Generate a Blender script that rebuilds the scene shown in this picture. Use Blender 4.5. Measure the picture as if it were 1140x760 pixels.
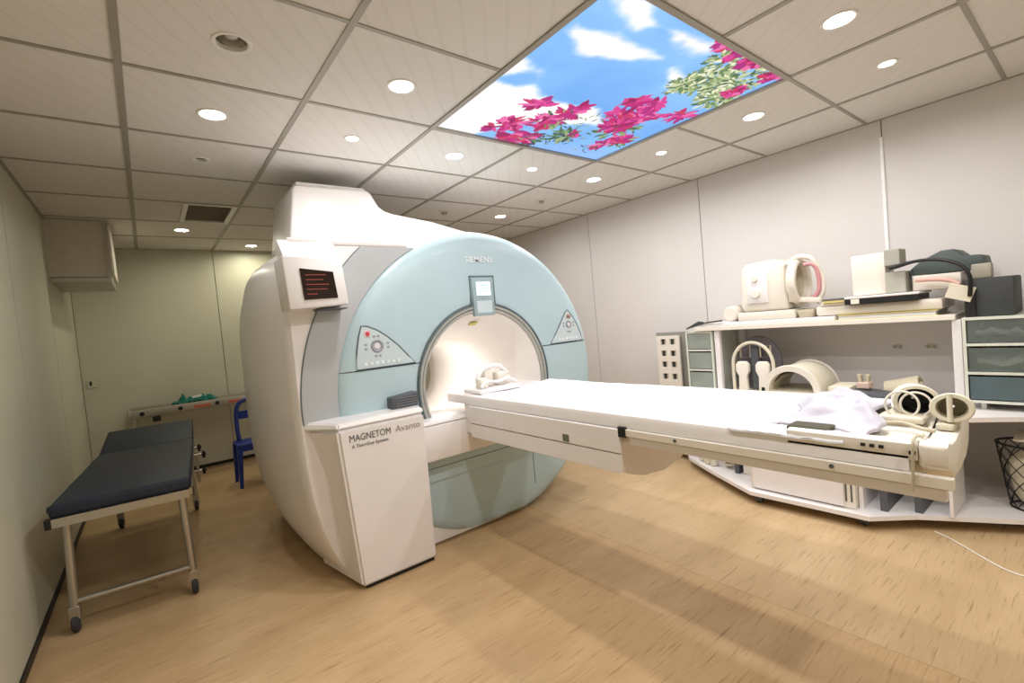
import bpy, bmesh, math, random
import numpy as np
from mathutils import Vector, Matrix, noise

for o in list(bpy.data.objects): bpy.data.objects.remove(o)
SC = bpy.context.scene
COL = SC.collection
PI = math.pi

# ------------------------------------------------------------------ camera
cam = bpy.data.cameras.new('camera'); cam.sensor_width = 36.0; cam.lens = 36.0 * 521.57 / 1140.0
cam.clip_start = 0.02
camo = bpy.data.objects.new('camera', cam); COL.objects.link(camo)
rx = Vector((0.78408513, -0.61392295, -0.09115437))
dn = Vector((-0.09656423, 0.02441108, -0.99502736))
fw = Vector((0.61309531, 0.78898841, -0.04014263))
mw = Matrix.Identity(4)
for i in range(3):
    mw[i][0] = rx[i]; mw[i][1] = -dn[i]; mw[i][2] = -fw[i]
mw[0][3], mw[1][3], mw[2][3] = 0.0, 0.0, 1.337
camo.matrix_world = mw
SC.camera = camo

# ------------------------------------------------------------------ world, exposure
w = bpy.data.worlds.new('world'); SC.world = w; w.use_nodes = True
w.node_tree.nodes['Background'].inputs[0].default_value = (0.9, 0.93, 1.0, 1)
w.node_tree.nodes['Background'].inputs[1].default_value = 0.05
SC.view_settings.view_transform = 'Standard'; SC.view_settings.look = 'None'
SC.view_settings.exposure = 0.07; SC.view_settings.gamma = 1.0
SC.view_settings.use_curve_mapping = False

BIG_W, SMALL_W = 8.8, 4.4          # downlight power
PANEL_E = 1.12                      # luminous ceiling picture
LAMP_COL = (1.0, 0.985, 0.975)

# ------------------------------------------------------------------ room measures (metres, floor z = 0, camera over the origin)
XL, XR, YB, YF, ZC = -0.55, 4.13, 6.47, -1.75, 2.5
GX = [0.0197 + 0.6982 * k for k in range(6)]
GY = [0.3576 + 0.6751 * k for k in range(-3, 9)]

# ================================================================== helpers
def lin(c):
    return tuple((v / 12.92 if v <= 0.04045 else ((v + 0.055) / 1.055) ** 2.4) for v in c)

MATS = {}
def mat(name, col, rough=0.5, metal=0.0, var=0.05, scale=18.0, bump=0.0, bscale=60.0, alpha=1.0, emit=0.0, coat=0.0, trans=0.0, stretch=(1, 1, 1)):
    if name in MATS: return MATS[name]
    m = bpy.data.materials.new(name); m.use_nodes = True
    nt = m.node_tree; N = nt.nodes; L = nt.links
    b = N['Principled BSDF']
    c = lin(col)
    tc = N.new('ShaderNodeTexCoord'); mp = N.new('ShaderNodeMapping'); mp.inputs['Scale'].default_value = stretch
    L.new(tc.outputs['Object'], mp.inputs['Vector'])
    nz = N.new('ShaderNodeTexNoise'); nz.inputs['Scale'].default_value = scale; nz.inputs['Detail'].default_value = 3
    L.new(mp.outputs['Vector'], nz.inputs['Vector'])
    r = N.new('ShaderNodeValToRGB')
    r.color_ramp.elements[0].position = 0.3; r.color_ramp.elements[1].position = 0.7
    r.color_ramp.elements[0].color = tuple(v * (1 - var) for v in c) + (1,)
    r.color_ramp.elements[1].color = tuple(min(1, v * (1 + var)) for v in c) + (1,)
    L.new(nz.outputs['Fac'], r.inputs['Fac']); L.new(r.outputs['Color'], b.inputs['Base Color'])
    b.inputs['Roughness'].default_value = rough; b.inputs['Metallic'].default_value = metal
    b.inputs['Alpha'].default_value = alpha
    b.inputs['Coat Weight'].default_value = coat
    b.inputs['Transmission Weight'].default_value = trans
    if emit > 0:
        L.new(r.outputs['Color'], b.inputs['Emission Color']); b.inputs['Emission Strength'].default_value = emit
    if bump > 0:
        n2 = N.new('ShaderNodeTexNoise'); n2.inputs['Scale'].default_value = bscale; n2.inputs['Detail'].default_value = 4
        L.new(mp.outputs['Vector'], n2.inputs['Vector'])
        bp = N.new('ShaderNodeBump'); bp.inputs['Strength'].default_value = bump; bp.inputs['Distance'].default_value = 0.01
        L.new(n2.outputs['Fac'], bp.inputs['Height']); L.new(bp.outputs['Normal'], b.inputs['Normal'])
    MATS[name] = m
    return m

def wpos(o):
    v = Vector((0, 0, 0))
    while o is not None:
        v += o.location; o = o.parent
    return v

def obj(name, bm, m, parent=None, local=False, smooth=None, mats=None):
    if parent is not None and not local:
        bmesh.ops.translate(bm, verts=bm.verts[:], vec=-wpos(parent))
    me = bpy.data.meshes.new(name); bm.normal_update(); bm.to_mesh(me); bm.free()
    for mm in (mats or [m]): me.materials.append(mm)
    if smooth is not None:
        me.polygons.foreach_set('use_smooth', [True] * len(me.polygons))
        try: me.set_sharp_from_angle(angle=math.radians(smooth))
        except Exception: pass
    o = bpy.data.objects.new(name, me); COL.objects.link(o)
    if parent is not None: o.parent = parent
    return o

def tag(o, label, cat, group=None):
    o['label'] = label; o['category'] = cat
    if group: o['group'] = group
    return o

def thing(name, label, cat, loc=(0, 0, 0), rotz=0.0, group=None):
    o = bpy.data.objects.new(name, None); o.empty_display_size = 0.1
    COL.objects.link(o); o.location = loc; o.rotation_euler = (0, 0, rotz)
    return tag(o, label, cat, group)

def copy_tree(o, parent=None):
    c = o.copy(); COL.objects.link(c); c.parent = parent
    for ch in list(o.children): copy_tree(ch, c)
    return c

def struct(o, label=None):
    o['kind'] = 'structure'
    if label: o['label'] = label
    return o

def base_to_floor(o):
    """move a one-mesh thing's origin to the bottom centre of its mesh"""
    me = o.data
    xs = [v.co.x for v in me.vertices]; ys = [v.co.y for v in me.vertices]; zs = [v.co.z for v in me.vertices]
    c = Vector(((min(xs) + max(xs)) / 2, (min(ys) + max(ys)) / 2, min(zs)))
    me.transform(Matrix.Translation(-c)); o.location = c
    return o

B = bmesh.new
def box(bm, x0, x1, y0, y1, z0, z1, bev=0.0, seg=2):
    r = bmesh.ops.create_cube(bm, size=1.0, matrix=Matrix.Translation(((x0 + x1) / 2, (y0 + y1) / 2, (z0 + z1) / 2)) @ Matrix.Diagonal((abs(x1 - x0), abs(y1 - y0), abs(z1 - z0), 1)))
    if bev > 0:
        es = {e for v in r['verts'] for e in v.link_edges}
        bmesh.ops.bevel(bm, geom=list(es), offset=bev, segments=seg, profile=0.5, affect='EDGES')
    return bm
def bx(*a, **k): return box(B(), *a, **k)

def prism(bm, poly, axis, lo, hi, bev=0.0, seg=2):
    """poly in the two other axes (x:(y,z)  y:(x,z)  z:(x,y)), extruded from lo to hi"""
    def P(p, t):
        return {'x': (t, p[0], p[1]), 'y': (p[0], t, p[1]), 'z': (p[0], p[1], t)}[axis]
    a = [bm.verts.new(P(p, lo)) for p in poly]; b = [bm.verts.new(P(p, hi)) for p in poly]
    fs = [bm.faces.new(a), bm.faces.new(b[::-1])]
    n = len(poly)
    for i in range(n): fs.append(bm.faces.new((a[i], b[i], b[(i + 1) % n], a[(i + 1) % n])))
    bmesh.ops.recalc_face_normals(bm, faces=fs)
    if bev > 0:
        es = list({e for f in fs for e in f.edges if e.calc_face_angle(0) > 0.5})
        bmesh.ops.bevel(bm, geom=es, offset=bev, segments=seg, profile=0.5, affect='EDGES', clamp_overlap=True)
    return bm

def tube(bm, pts, r, n=8, closed=False, cap=True):
    pts = [Vector(p) for p in pts]
    if 3 <= len(pts) <= 12 and not closed:          # round off the corners of short paths
        q, rr = [], []
        rs = list(r) if isinstance(r, (list, tuple)) else [r] * len(pts)
        for i in range(len(pts) - 1):
            p0, p1, p2, p3 = pts[max(i - 1, 0)], pts[i], pts[i + 1], pts[min(i + 2, len(pts) - 1)]
            for t in (0, .25, .5, .75):
                q.append(.5 * ((2 * p1) + (p2 - p0) * t + (2 * p0 - 5 * p1 + 4 * p2 - p3) * t * t + (3 * p1 - p0 - 3 * p2 + p3) * t ** 3)); rr.append(rs[i] * (1 - t) + rs[i + 1] * t)
        q.append(pts[-1]); rr.append(rs[-1]); pts, r = q, rr
    m = len(pts); rings = []
    up = None
    for i, p in enumerate(pts):
        if closed: d = pts[(i + 1) % m] - pts[i - 1]
        else: d = pts[min(i + 1, m - 1)] - pts[max(i - 1, 0)]
        d.normalize()
        if up is None: up = Vector((0, 0, 1)) if abs(d.z) < 0.9 else Vector((1, 0, 0))
        s = d.cross(up); s.normalize(); up = s.cross(d); up.normalize()
        rr = r[i] if isinstance(r, (list, tuple)) else r
        rings.append([bm.verts.new(p + (s * math.cos(2 * PI * k / n) + up * math.sin(2 * PI * k / n)) * rr) for k in range(n)])
    fs = []
    for i in range(m if closed else m - 1):
        a, b = rings[i], rings[(i + 1) % m]
        for k in range(n): fs.append(bm.faces.new((a[k], a[(k + 1) % n], b[(k + 1) % n], b[k])))
    if cap and not closed: fs += [bm.faces.new(rings[0][::-1]), bm.faces.new(rings[-1])]
    bmesh.ops.recalc_face_normals(bm, faces=fs)
    return bm

def lathe(bm, prof, c, axis='y', n=48, a0=0.0, a1=2 * PI, zmin=None):
    """prof: (radius, along-axis offset). open profile = sheet"""
    full = abs(a1 - a0 - 2 * PI) < 1e-6
    m = n if full else n + 1
    rows = []
    for (r, t) in prof:
        row = []
        for k in range(m):
            a = a0 + (a1 - a0) * k / n
            u, v = r * math.cos(a), r * math.sin(a)
            p = {'y': (c[0] + u, c[1] + t, c[2] + v), 'z': (c[0] + u, c[1] + v, c[2] + t), 'x': (c[0] + t, c[1] + u, c[2] + v)}[axis]
            if zmin is not None and p[2] < zmin: p = (p[0], p[1], zmin)
            row.append(bm.verts.new(p))
        rows.append(row)
    fs = []
    for i in range(len(rows) - 1):
        for k in range(m if full else m - 1):
            a, b, cc, d = rows[i][k], rows[i][(k + 1) % m], rows[i + 1][(k + 1) % m], rows[i + 1][k]
            fs.append(bm.faces.new((a, b, cc, d)))
    bmesh.ops.recalc_face_normals(bm, faces=fs)
    return bm

def cyl(bm, c, r, h, axis='z', n=20, bev=0.0):
    b = min(bev, r * .5, h * .45)
    prof = [(0.0001, 0), (r - b, 0), (r, b), (r, h - b), (r - b, h), (0.0001, h)] if b > 0 else [(0.0001, 0), (r, 0), (r, h), (0.0001, h)]
    return lathe(bm, prof, c, axis, n)

def cloth(bm, x0, x1, y0, y1, z, nx, ny, amp, freq, seed=0.0, thick=0.006, fn=None):
    """a folded sheet with thickness"""
    top, bot = [], []
    for j in range(ny + 1):
        rt, rb = [], []
        for i in range(nx + 1):
            u, v = i / nx, j / ny
            x, y = x0 + (x1 - x0) * u, y0 + (y1 - y0) * v
            h = amp * (noise.noise((x * freq + seed, y * freq, seed)) + .5 * noise.noise((x * freq * 2.3, y * freq * 2.1 + seed, seed + 4)))
            dx = 0.0
            zz = z + abs(h)
            if fn: x, y, zz = fn(x, y, zz, u, v)
            rt.append(bm.verts.new((x, y, zz + thick))); rb.append(bm.verts.new((x, y, zz)))
        top.append(rt); bot.append(rb)
    fs = []
    for j in range(ny):
        for i in range(nx):
            fs.append(bm.faces.new((top[j][i], top[j][i + 1], top[j + 1][i + 1], top[j + 1][i])))
            fs.append(bm.faces.new((bot[j][i], bot[j + 1][i], bot[j + 1][i + 1], bot[j][i + 1])))
    for j in range(ny):
        fs.append(bm.faces.new((top[j][0], top[j + 1][0], bot[j + 1][0], bot[j][0])))
        fs.append(bm.faces.new((top[j][nx], bot[j][nx], bot[j + 1][nx], top[j + 1][nx])))
    for i in range(nx):
        fs.append(bm.faces.new((top[0][i], bot[0][i], bot[0][i + 1], top[0][i + 1])))
        fs.append(bm.faces.new((top[ny][i], top[ny][i + 1], bot[ny][i + 1], bot[ny][i])))
    bmesh.ops.recalc_face_normals(bm, faces=fs)
    return bm

def text_mesh(body, size, extrude=0.0006, bold=0.0):
    cu = bpy.data.curves.new('lettering', 'FONT'); cu.body = body; cu.size = size; cu.extrude = extrude; cu.offset = bold
    cu.align_x = 'LEFT'; cu.resolution_u = 3
    t = bpy.data.objects.new('lettering', cu); COL.objects.link(t)
    bpy.context.view_layer.update()
    dg = bpy.context.evaluated_depsgraph_get()
    me = bpy.data.meshes.new_from_object(t.evaluated_get(dg))
    bpy.data.objects.remove(t)
    bm = B(); bm.from_mesh(me); bpy.data.meshes.remove(me)
    return bm
def lettering(body, size, origin, right, up, m, parent, width=None, bold=0.0):
    bm = text_mesh(body, size, bold=bold)
    xs = [v.co.x for v in bm.verts]
    if width: bmesh.ops.scale(bm, vec=(width / (max(xs) - min(xs)), 1, 1), verts=bm.verts[:])
    r = Vector(right).normalized(); u = Vector(up).normalized(); f = r.cross(u)
    M = Matrix.Identity(4)
    for i in range(3): M[i][0] = r[i]; M[i][1] = u[i]; M[i][2] = f[i]; M[i][3] = origin[i]
    bmesh.ops.transform(bm, matrix=M, verts=bm.verts[:])
    return obj('lettering', bm, m, parent)

# ================================================================== materials
def floor_mat(name, c1, c2, c3, off):
    m = bpy.data.materials.new(name); m.use_nodes = True
    nt = m.node_tree; N = nt.nodes; L = nt.links; b = N['Principled BSDF']
    tc = N.new('ShaderNodeTexCoord')
    def noise_at(scale, detail, rough=0.5):
        mp = N.new('ShaderNodeMapping'); mp.inputs['Scale'].default_value = scale; mp.inputs['Location'].default_value = (off, off * .7, 0)
        L.new(tc.outputs['Object'], mp.inputs['Vector'])
        n = N.new('ShaderNodeTexNoise'); n.inputs['Scale'].default_value = 1.0; n.inputs['Detail'].default_value = detail; n.inputs['Roughness'].default_value = rough
        L.new(mp.outputs['Vector'], n.inputs['Vector']); return n
    def ramp(n, p0, p1, a, bcol):
        r = N.new('ShaderNodeValToRGB'); r.color_ramp.elements[0].position = p0; r.color_ramp.elements[1].position = p1
        r.color_ramp.elements[0].color = a; r.color_ramp.elements[1].color = bcol
        L.new(n.outputs['Fac'], r.inputs['Fac']); return r
    base = ramp(noise_at((1.5, 5, 1), 4), .35, .65, lin(c1) + (1,), lin(c2) + (1,))
    streak = ramp(noise_at((5.0, 85, 1), 5, .62), .56, .70, (0, 0, 0, 1), (1, 1, 1, 1))
    fine = ramp(noise_at((9, 140, 1), 3), .45, .7, (0, 0, 0, 1), (1, 1, 1, 1))
    m1 = N.new('ShaderNodeMixRGB'); L.new(base.outputs['Color'], m1.inputs['Color1']); m1.inputs['Color2'].default_value = lin(c3) + (1,)
    ma = N.new('ShaderNodeMath'); ma.operation = 'MULTIPLY'; ma.inputs[1].default_value = .75
    L.new(streak.outputs['Color'], ma.inputs[0]); L.new(ma.outputs[0], m1.inputs['Fac'])
    m2 = N.new('ShaderNodeMixRGB'); m2.blend_type = 'MULTIPLY'; L.new(m1.outputs['Color'], m2.inputs['Color1']); m2.inputs['Color2'].default_value = (.86, .80, .72, 1)
    mb = N.new('ShaderNodeMath'); mb.operation = 'MULTIPLY'; mb.inputs[1].default_value = .45
    L.new(fine.outputs['Color'], mb.inputs[0]); L.new(mb.outputs[0], m2.inputs['Fac'])
    L.new(m2.outputs['Color'], b.inputs['Base Color'])
    b.inputs['Roughness'].default_value = 0.42; b.inputs['Specular IOR Level'].default_value = 0.4
    return m

def tile_mat():
    m = bpy.data.materials.new('ceiling tile'); m.use_nodes = True
    nt = m.node_tree; N = nt.nodes; L = nt.links; b = N['Principled BSDF']
    tc = N.new('ShaderNodeTexCoord'); mp = N.new('ShaderNodeMapping'); mp.inputs['Rotation'].default_value = (0, 0, math.radians(38))
    L.new(tc.outputs['Object'], mp.inputs['Vector'])
    wv = N.new('ShaderNodeTexWave'); wv.inputs['Scale'].default_value = 3.6; wv.inputs['Distortion'].default_value = 1.5; wv.inputs['Detail'].default_value = 3
    L.new(mp.outputs['Vector'], wv.inputs['Vector'])
    nz = N.new('ShaderNodeTexNoise'); nz.inputs['Scale'].default_value = 90; L.new(tc.outputs['Object'], nz.inputs['Vector'])
    r = N.new('ShaderNodeValToRGB'); r.color_ramp.elements[0].position = 0.0; r.color_ramp.elements[1].position = 0.12
    r.color_ramp.elements[0].color = lin((.865, .85, .825)) + (1,); r.color_ramp.elements[1].color = lin((.885, .87, .85)) + (1,)
    L.new(wv.outputs['Fac'], r.inputs['Fac']); L.new(r.outputs['Color'], b.inputs['Base Color'])
    bp = N.new('ShaderNodeBump'); bp.inputs['Strength'].default_value = .2; bp.inputs['Distance'].default_value = .004
    L.new(nz.outputs['Fac'], bp.inputs['Height']); L.new(bp.outputs['Normal'], b.inputs['Normal'])
    b.inputs['Roughness'].default_value = .8
    return m

M_TILE = tile_mat()
M_BAR = mat('grid bar paint', (.64, .62, .58), .5, 0.15, .03)
M_WALLR = mat('right wall laminate', (.87, .85, .84), .45, 0, .015, 3)
M_WALLL = mat('dimmed cream laminate', (.79, .78, .70), .45, 0, .02, 3)  # right wall's laminate with dimmer, greenish lamp light put into its colour
M_JOINT = mat('dark joint', (.42, .40, .35), .7)
M_BLACK = mat('black plastic', (.07, .07, .075), .45)
M_BASEB = mat('black skirting', (.09, .08, .075), .5)
M_WHITE = mat('white enamel', (.93, .91, .905), .35, 0, .015, 6, coat=.1)
M_WHITE2 = mat('warm white plastic', (.91, .88, .83), .42, 0, .02, 8)
M_CREAM = mat('cream plastic', (.86, .83, .75), .45, 0, .04, 10)
M_CREAM_D = mat('beige plastic', (.76, .72, .62), .5, 0, .05, 10)
M_BLUE = mat('pale blue cover', (.715, .805, .83), .33, 0, .015, 4, coat=.15)
M_BLUEG = mat('pale grey blue panel', (.78, .835, .85), .4, 0, .02)
M_GREYB = mat('cool grey cover', (.70, .71, .715), .42, 0, .02, 5)
M_SEAM = mat('seam grey', (.36, .42, .44), .6)
M_BORE = mat('bore liner', (.94, .92, .90), .4, 0, .02, 5)
M_DGREY = mat('dark grey plastic', (.33, .34, .36), .5)
M_CHAR = mat('charcoal foam', (.24, .25, .25), .75, 0, .08, 25, .15, 80)
M_SCREEN = mat('dark display glass', (.13, .06, .055), .15, 0, .1, 20)
M_REDTXT = mat('dim red readout', (.55, .20, .16), .5, emit=.25)
M_TEXT = mat('grey lettering', (.36, .36, .37), .5)
M_TEXTL = mat('pale lettering', (.90, .93, .94), .4)
M_STEEL = mat('brushed steel', (.74, .72, .68), .32, .85, .06, 40, stretch=(1, 1, 8))
M_ALU = mat('aluminium', (.72, .70, .66), .38, .7, .05, 30)
M_VINYLB = mat('navy vinyl', (.115, .15, .215), .58, 0, .06, 12, .06, 140)
M_RUBBER = mat('grey rubber', (.20, .20, .21), .6)
M_BLUEP = mat('bright blue plastic', (.06, .20, .55), .38, 0, .04)
M_GREEN = mat('surgical green cloth', (.05, .42, .36), .85, 0, .12, 30, .3, 60)
M_SHEET = mat('white sheet', (.88, .88, .89), .85, 0, .015, 20, .1, 90)
M_LINEN = mat('lilac white linen', (.75, .735, .78), .9, 0, .03, 14, .15, 60)
M_CLEARD = mat('frosted drawer plastic', (.66, .69, .65), .2, 0, .10, 6, alpha=.72)
M_TEALD = mat('teal drawer plastic', (.36, .43, .45), .25, 0, .08, 6, alpha=.85)
M_DRAWF = mat('drawer tower frame', (.84, .85, .80), .45)
M_YELLOW = mat('yellow card', (.85, .78, .50), .6)
M_PINK = mat('pink cable', (.82, .58, .60), .45)
M_RED = mat('red button', (.85, .25, .32), .4)
M_ORANGE = mat('orange sticker', (.80, .42, .30), .5)
M_YGREEN = mat('olive sticker', (.80, .76, .35), .5)
M_VENT = mat('vent shadow grey', (.58, .54, .48), .7)
M_GLASSB = mat('lit white screen', (.86, .93, .97), .3, emit=.75)

# ================================================================== the setting
fl = B(); box(fl, XL - .1, XR + .1, YF - .1, YB + .1, -.12, -.004)
FLOOR = struct(obj('floor', fl, M_JOINT), 'wood-look vinyl floor laid in wide sheets')
FM = [floor_mat('vinyl wood a', (.735, .61, .45), (.795, .67, .505), (.57, .43, .285), 0.0),
      floor_mat('vinyl wood c', (.745, .635, .48), (.80, .69, .535), (.58, .46, .315), 7.7)]
xs = [XL, 2.06, XR]
for k in range(2):
    obj('vinyl_sheet', bx(xs[k] + .0006, xs[k + 1] - .0006, YF, YB, -.004, 0.0), FM[k], FLOOR)

def wall(name, axis, pos, out, lo, hi, joints, m, label):
    """wall of flush laminate panels with dark recessed joints; axis 'x': plane x=pos, panels along y"""
    t = .10; gap = .006 if name == 'wall_left' else .0035
    def slab(a0, a1, d0, d1, z0, z1, bev=0):
        p0, p1 = sorted((pos + out * d0, pos + out * d1))
        return bx(p0, p1, a0, a1, z0, z1, bev=bev) if axis == 'x' else bx(a0, a1, p0, p1, z0, z1, bev=bev)
    o = struct(obj(name, slab(lo - .1, hi + .1, .008, t, 0, ZC + .15), M_JOINT), label)
    js = [lo] + joints + [hi]
    for a, b in zip(js[:-1], js[1:]):
        obj('wall_panel', slab(a + gap, b - gap, 0, .008, 0, ZC + .02), m, o)
    return o
wall('wall_left', 'x', XL, -1, YF, YB, [-.11, 1.17, 2.46, 3.75, 5.03], M_WALLL, 'cream laminate wall behind the blue couch')
wall('wall_right', 'x', XR, 1, YF, YB, [-.42, .953, 2.322, 3.69, 5.06], M_WALLR, 'off-white laminate wall behind the storage cart')
wall('wall_back', 'y', YB, 1, XL, XR, [.711, 2.08, 3.45], M_WALLL, 'cream laminate wall behind the aluminium trolley')
wall('wall_front', 'y', YF, -1, XL, XR, [.711, 2.08, 3.45], M_WALLL, 'cream laminate wall behind the viewer')
struct(obj('baseboard_left', bx(XL, XL + .010, YF, YB, 0, .035), M_BASEB), 'black skirting strip along the left wall')
struct(obj('baseboard_back', bx(XL + .010, XR, YB - .010, YB, 0, .035), M_BASEB), 'black skirting strip along the back wall')
struct(obj('baseboard_right', bx(XR - .010, XR, YF, YB - .010, 0, .035), M_BASEB), 'black skirting strip along the right wall')
cs = B(); box(cs, XR - .012, XR, .945, .966, 1.1, 2.38, .004)  # bright strip stands in for a tube lamp's reflection at the wall joint
struct(obj('reflection_strip', cs, mat('glossy white reflection', (.98, .98, .98), .25)), 'white strip on the right wall standing in for a lamp reflection')

# ------------------------------------------------------------------ ceiling grid
CEIL = struct(obj('ceiling', bx(XL - .1, XR + .1, YF - .1, YB + .1, ZC + .16, ZC + .22), M_JOINT), 'suspended ceiling of square tiles in a grey grid')
colx = [XL] + GX + [XR]
rowy = [YF] + [y for y in GY if YF + .05 < y < YB - .02] + [YB]
LIGHTS = {}   # (col,row) -> (kind, lit)
def cell(x, y):
    i = max(k for k in range(len(colx) - 1) if colx[k] <= x); j = max(k for k in range(len(rowy) - 1) if rowy[k] <= y)
    return i, j
DL = [  # x, y, big?, lit?, label
 (.369, 2.72, 1, 1, 'large lit downlight nearest the left wall, in line with the row before the scanner'),
 (1.067, 2.045, 1, 1, 'large lit downlight just left of the sky picture'),
 (1.765, 2.72, 1, 1, 'lit downlight next to the far left corner of the sky picture'),
 (2.463, .69, 1, 1, 'largest lit downlight, right of the sky picture at the top edge'),
 (3.161, 1.37, 1, 1, 'lit downlight right of the sky picture beside its flowering corner'),
 (3.161, 2.72, 1, 1, 'lit downlight beyond the far right corner of the sky picture'),
 (1.067, 2.72, 0, 1, 'small lit downlight between two larger ones left of the sky picture'),
 (2.463, 2.72, 0, 1, 'small lit downlight just below the far edge of the sky picture'),
 (3.161, 2.045, 0, 1, 'small lit downlight between two larger ones along the right wall'),
 (3.161, .69, 0, 1, 'small lit downlight nearest the top right corner of the photo'),
 (3.161, 4.07, 1, 1, 'lit downlight above the top of the blue scanner face'),
 (.369, 5.42, 1, 1, 'lit downlight behind the ceiling vent'),
 (1.067, 6.12, 1, 1, 'lit downlight nearest the back wall beside the scanner'),
 (.369, 2.045, 1, 0, 'large unlit downlight with bare reflector at top left'),
 (.369, 3.395, 0, 0, 'small unlit downlight before the ceiling vent'),
 (1.067, .69, 1, 1, 'added unseen downlight above the viewer left of the sky picture'),  # from here on: unseen lamps, added to brighten surfaces facing the camera
 (1.765, .69, 1, 1, 'added unseen downlight above the viewer beside the near edge of the sky picture'),
 (2.463, -.655, 1, 1, 'added unseen downlight behind the viewer on the right'),
 (1.067, -.655, 1, 1, 'added unseen downlight behind the viewer on the left'),
]
holes = {cell(d[0], d[1]): (.059 if d[2] else .038) for d in DL}
def tile_bm(x0, x1, y0, y1, hole=None):
    bm = B(); z0, z1 = ZC, ZC + .016
    if hole is None:
        return box(bm, x0, x1, y0, y1, z0, z1)
    cx, cy, r = hole; n = 32; fs = []
    ring, sq, ringt = [], [], []
    for k in range(n):
        a = 2 * PI * k / n + PI / 4; c, s = math.cos(a), math.sin(a)
        ring.append(bm.verts.new((cx + r * c, cy + r * s, z0))); ringt.append(bm.verts.new((cx + r * c, cy + r * s, z1)))
        tx = ((x1 - cx) if c > 0 else (cx - x0)) / max(abs(c), 1e-6); ty = ((y1 - cy) if s > 0 else (cy - y0)) / max(abs(s), 1e-6)
        if k % (n // 4) == 0:
            p = (x1 if c > 0 else x0, y1 if s > 0 else y0)
        else:
            t = min(tx, ty); p = (cx + t * c, cy + t * s)
        sq.append(bm.verts.new((p[0], p[1], z0)))
    for k in range(n):
        q = (k + 1) % n
        fs.append(bm.faces.new((ring[k], sq[k], sq[q], ring[q]))); fs.append(bm.faces.new((ring[k], ring[q], ringt[q], ringt[k])))
    bmesh.ops.recalc_face_normals(bm, faces=fs)
    for f in fs:
        if abs(f.normal.z) > .5 and f.normal.z > 0: f.normal_flip()
    return bm
PX0, PX1, PY0, PY1 = GX[2], GX[4], GY[4], GY[6]      # luminous picture
VENT = cell(.5, 4.6)
hw = .013
for i in range(len(colx) - 1):
    for j in range(len(rowy) - 1):
        x0, x1, y0, y1 = colx[i], colx[i + 1], rowy[j], rowy[j + 1]
        if x0 >= PX0 - .01 and x1 <= PX1 + .01 and y0 >= PY0 - .01 and y1 <= PY1 + .01: continue
        if (i, j) == VENT: continue
        h = None
        if (i, j) in holes:
            d = [q for q in DL if cell(q[0], q[1]) == (i, j)][0]; h = (d[0], d[1], holes[(i, j)])
        obj('ceiling_tile', tile_bm(x0 + .002, x1 - .002, y0 + .002, y1 - .002, h), M_TILE, CEIL)
for x in GX:
    segs = [(YF, YB)]
    if PX0 + .05 < x < PX1 - .05: segs = [(YF, PY0), (PY1, YB)]
    for a, b in segs:
        obj('grid_bar', bx(x - hw, x + hw, a, b, ZC - .005, ZC + .03), M_BAR, CEIL)
for y in rowy[1:-1]:
    cuts = [XL] + GX + [XR]
    for a, b in zip(cuts[:-1], cuts[1:]):
        if PY0 + .05 < y < PY1 - .05 and a >= PX0 - .01 and b <= PX1 + .01: continue
        obj('cross_bar', bx(a + hw, b - hw, y - .010, y + .010, ZC - .0045, ZC + .03), M_BAR, CEIL)
for nm, b4 in (('edge_angle', (XL, XL + .018, YF, YB)), ('edge_angle', (XR - .018, XR, YF, YB)), ('edge_angle', (XL + .018, XR - .018, YB - .018, YB))):
    obj(nm, bx(*b4, ZC - .004, ZC + .004), M_BAR, CEIL)

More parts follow.
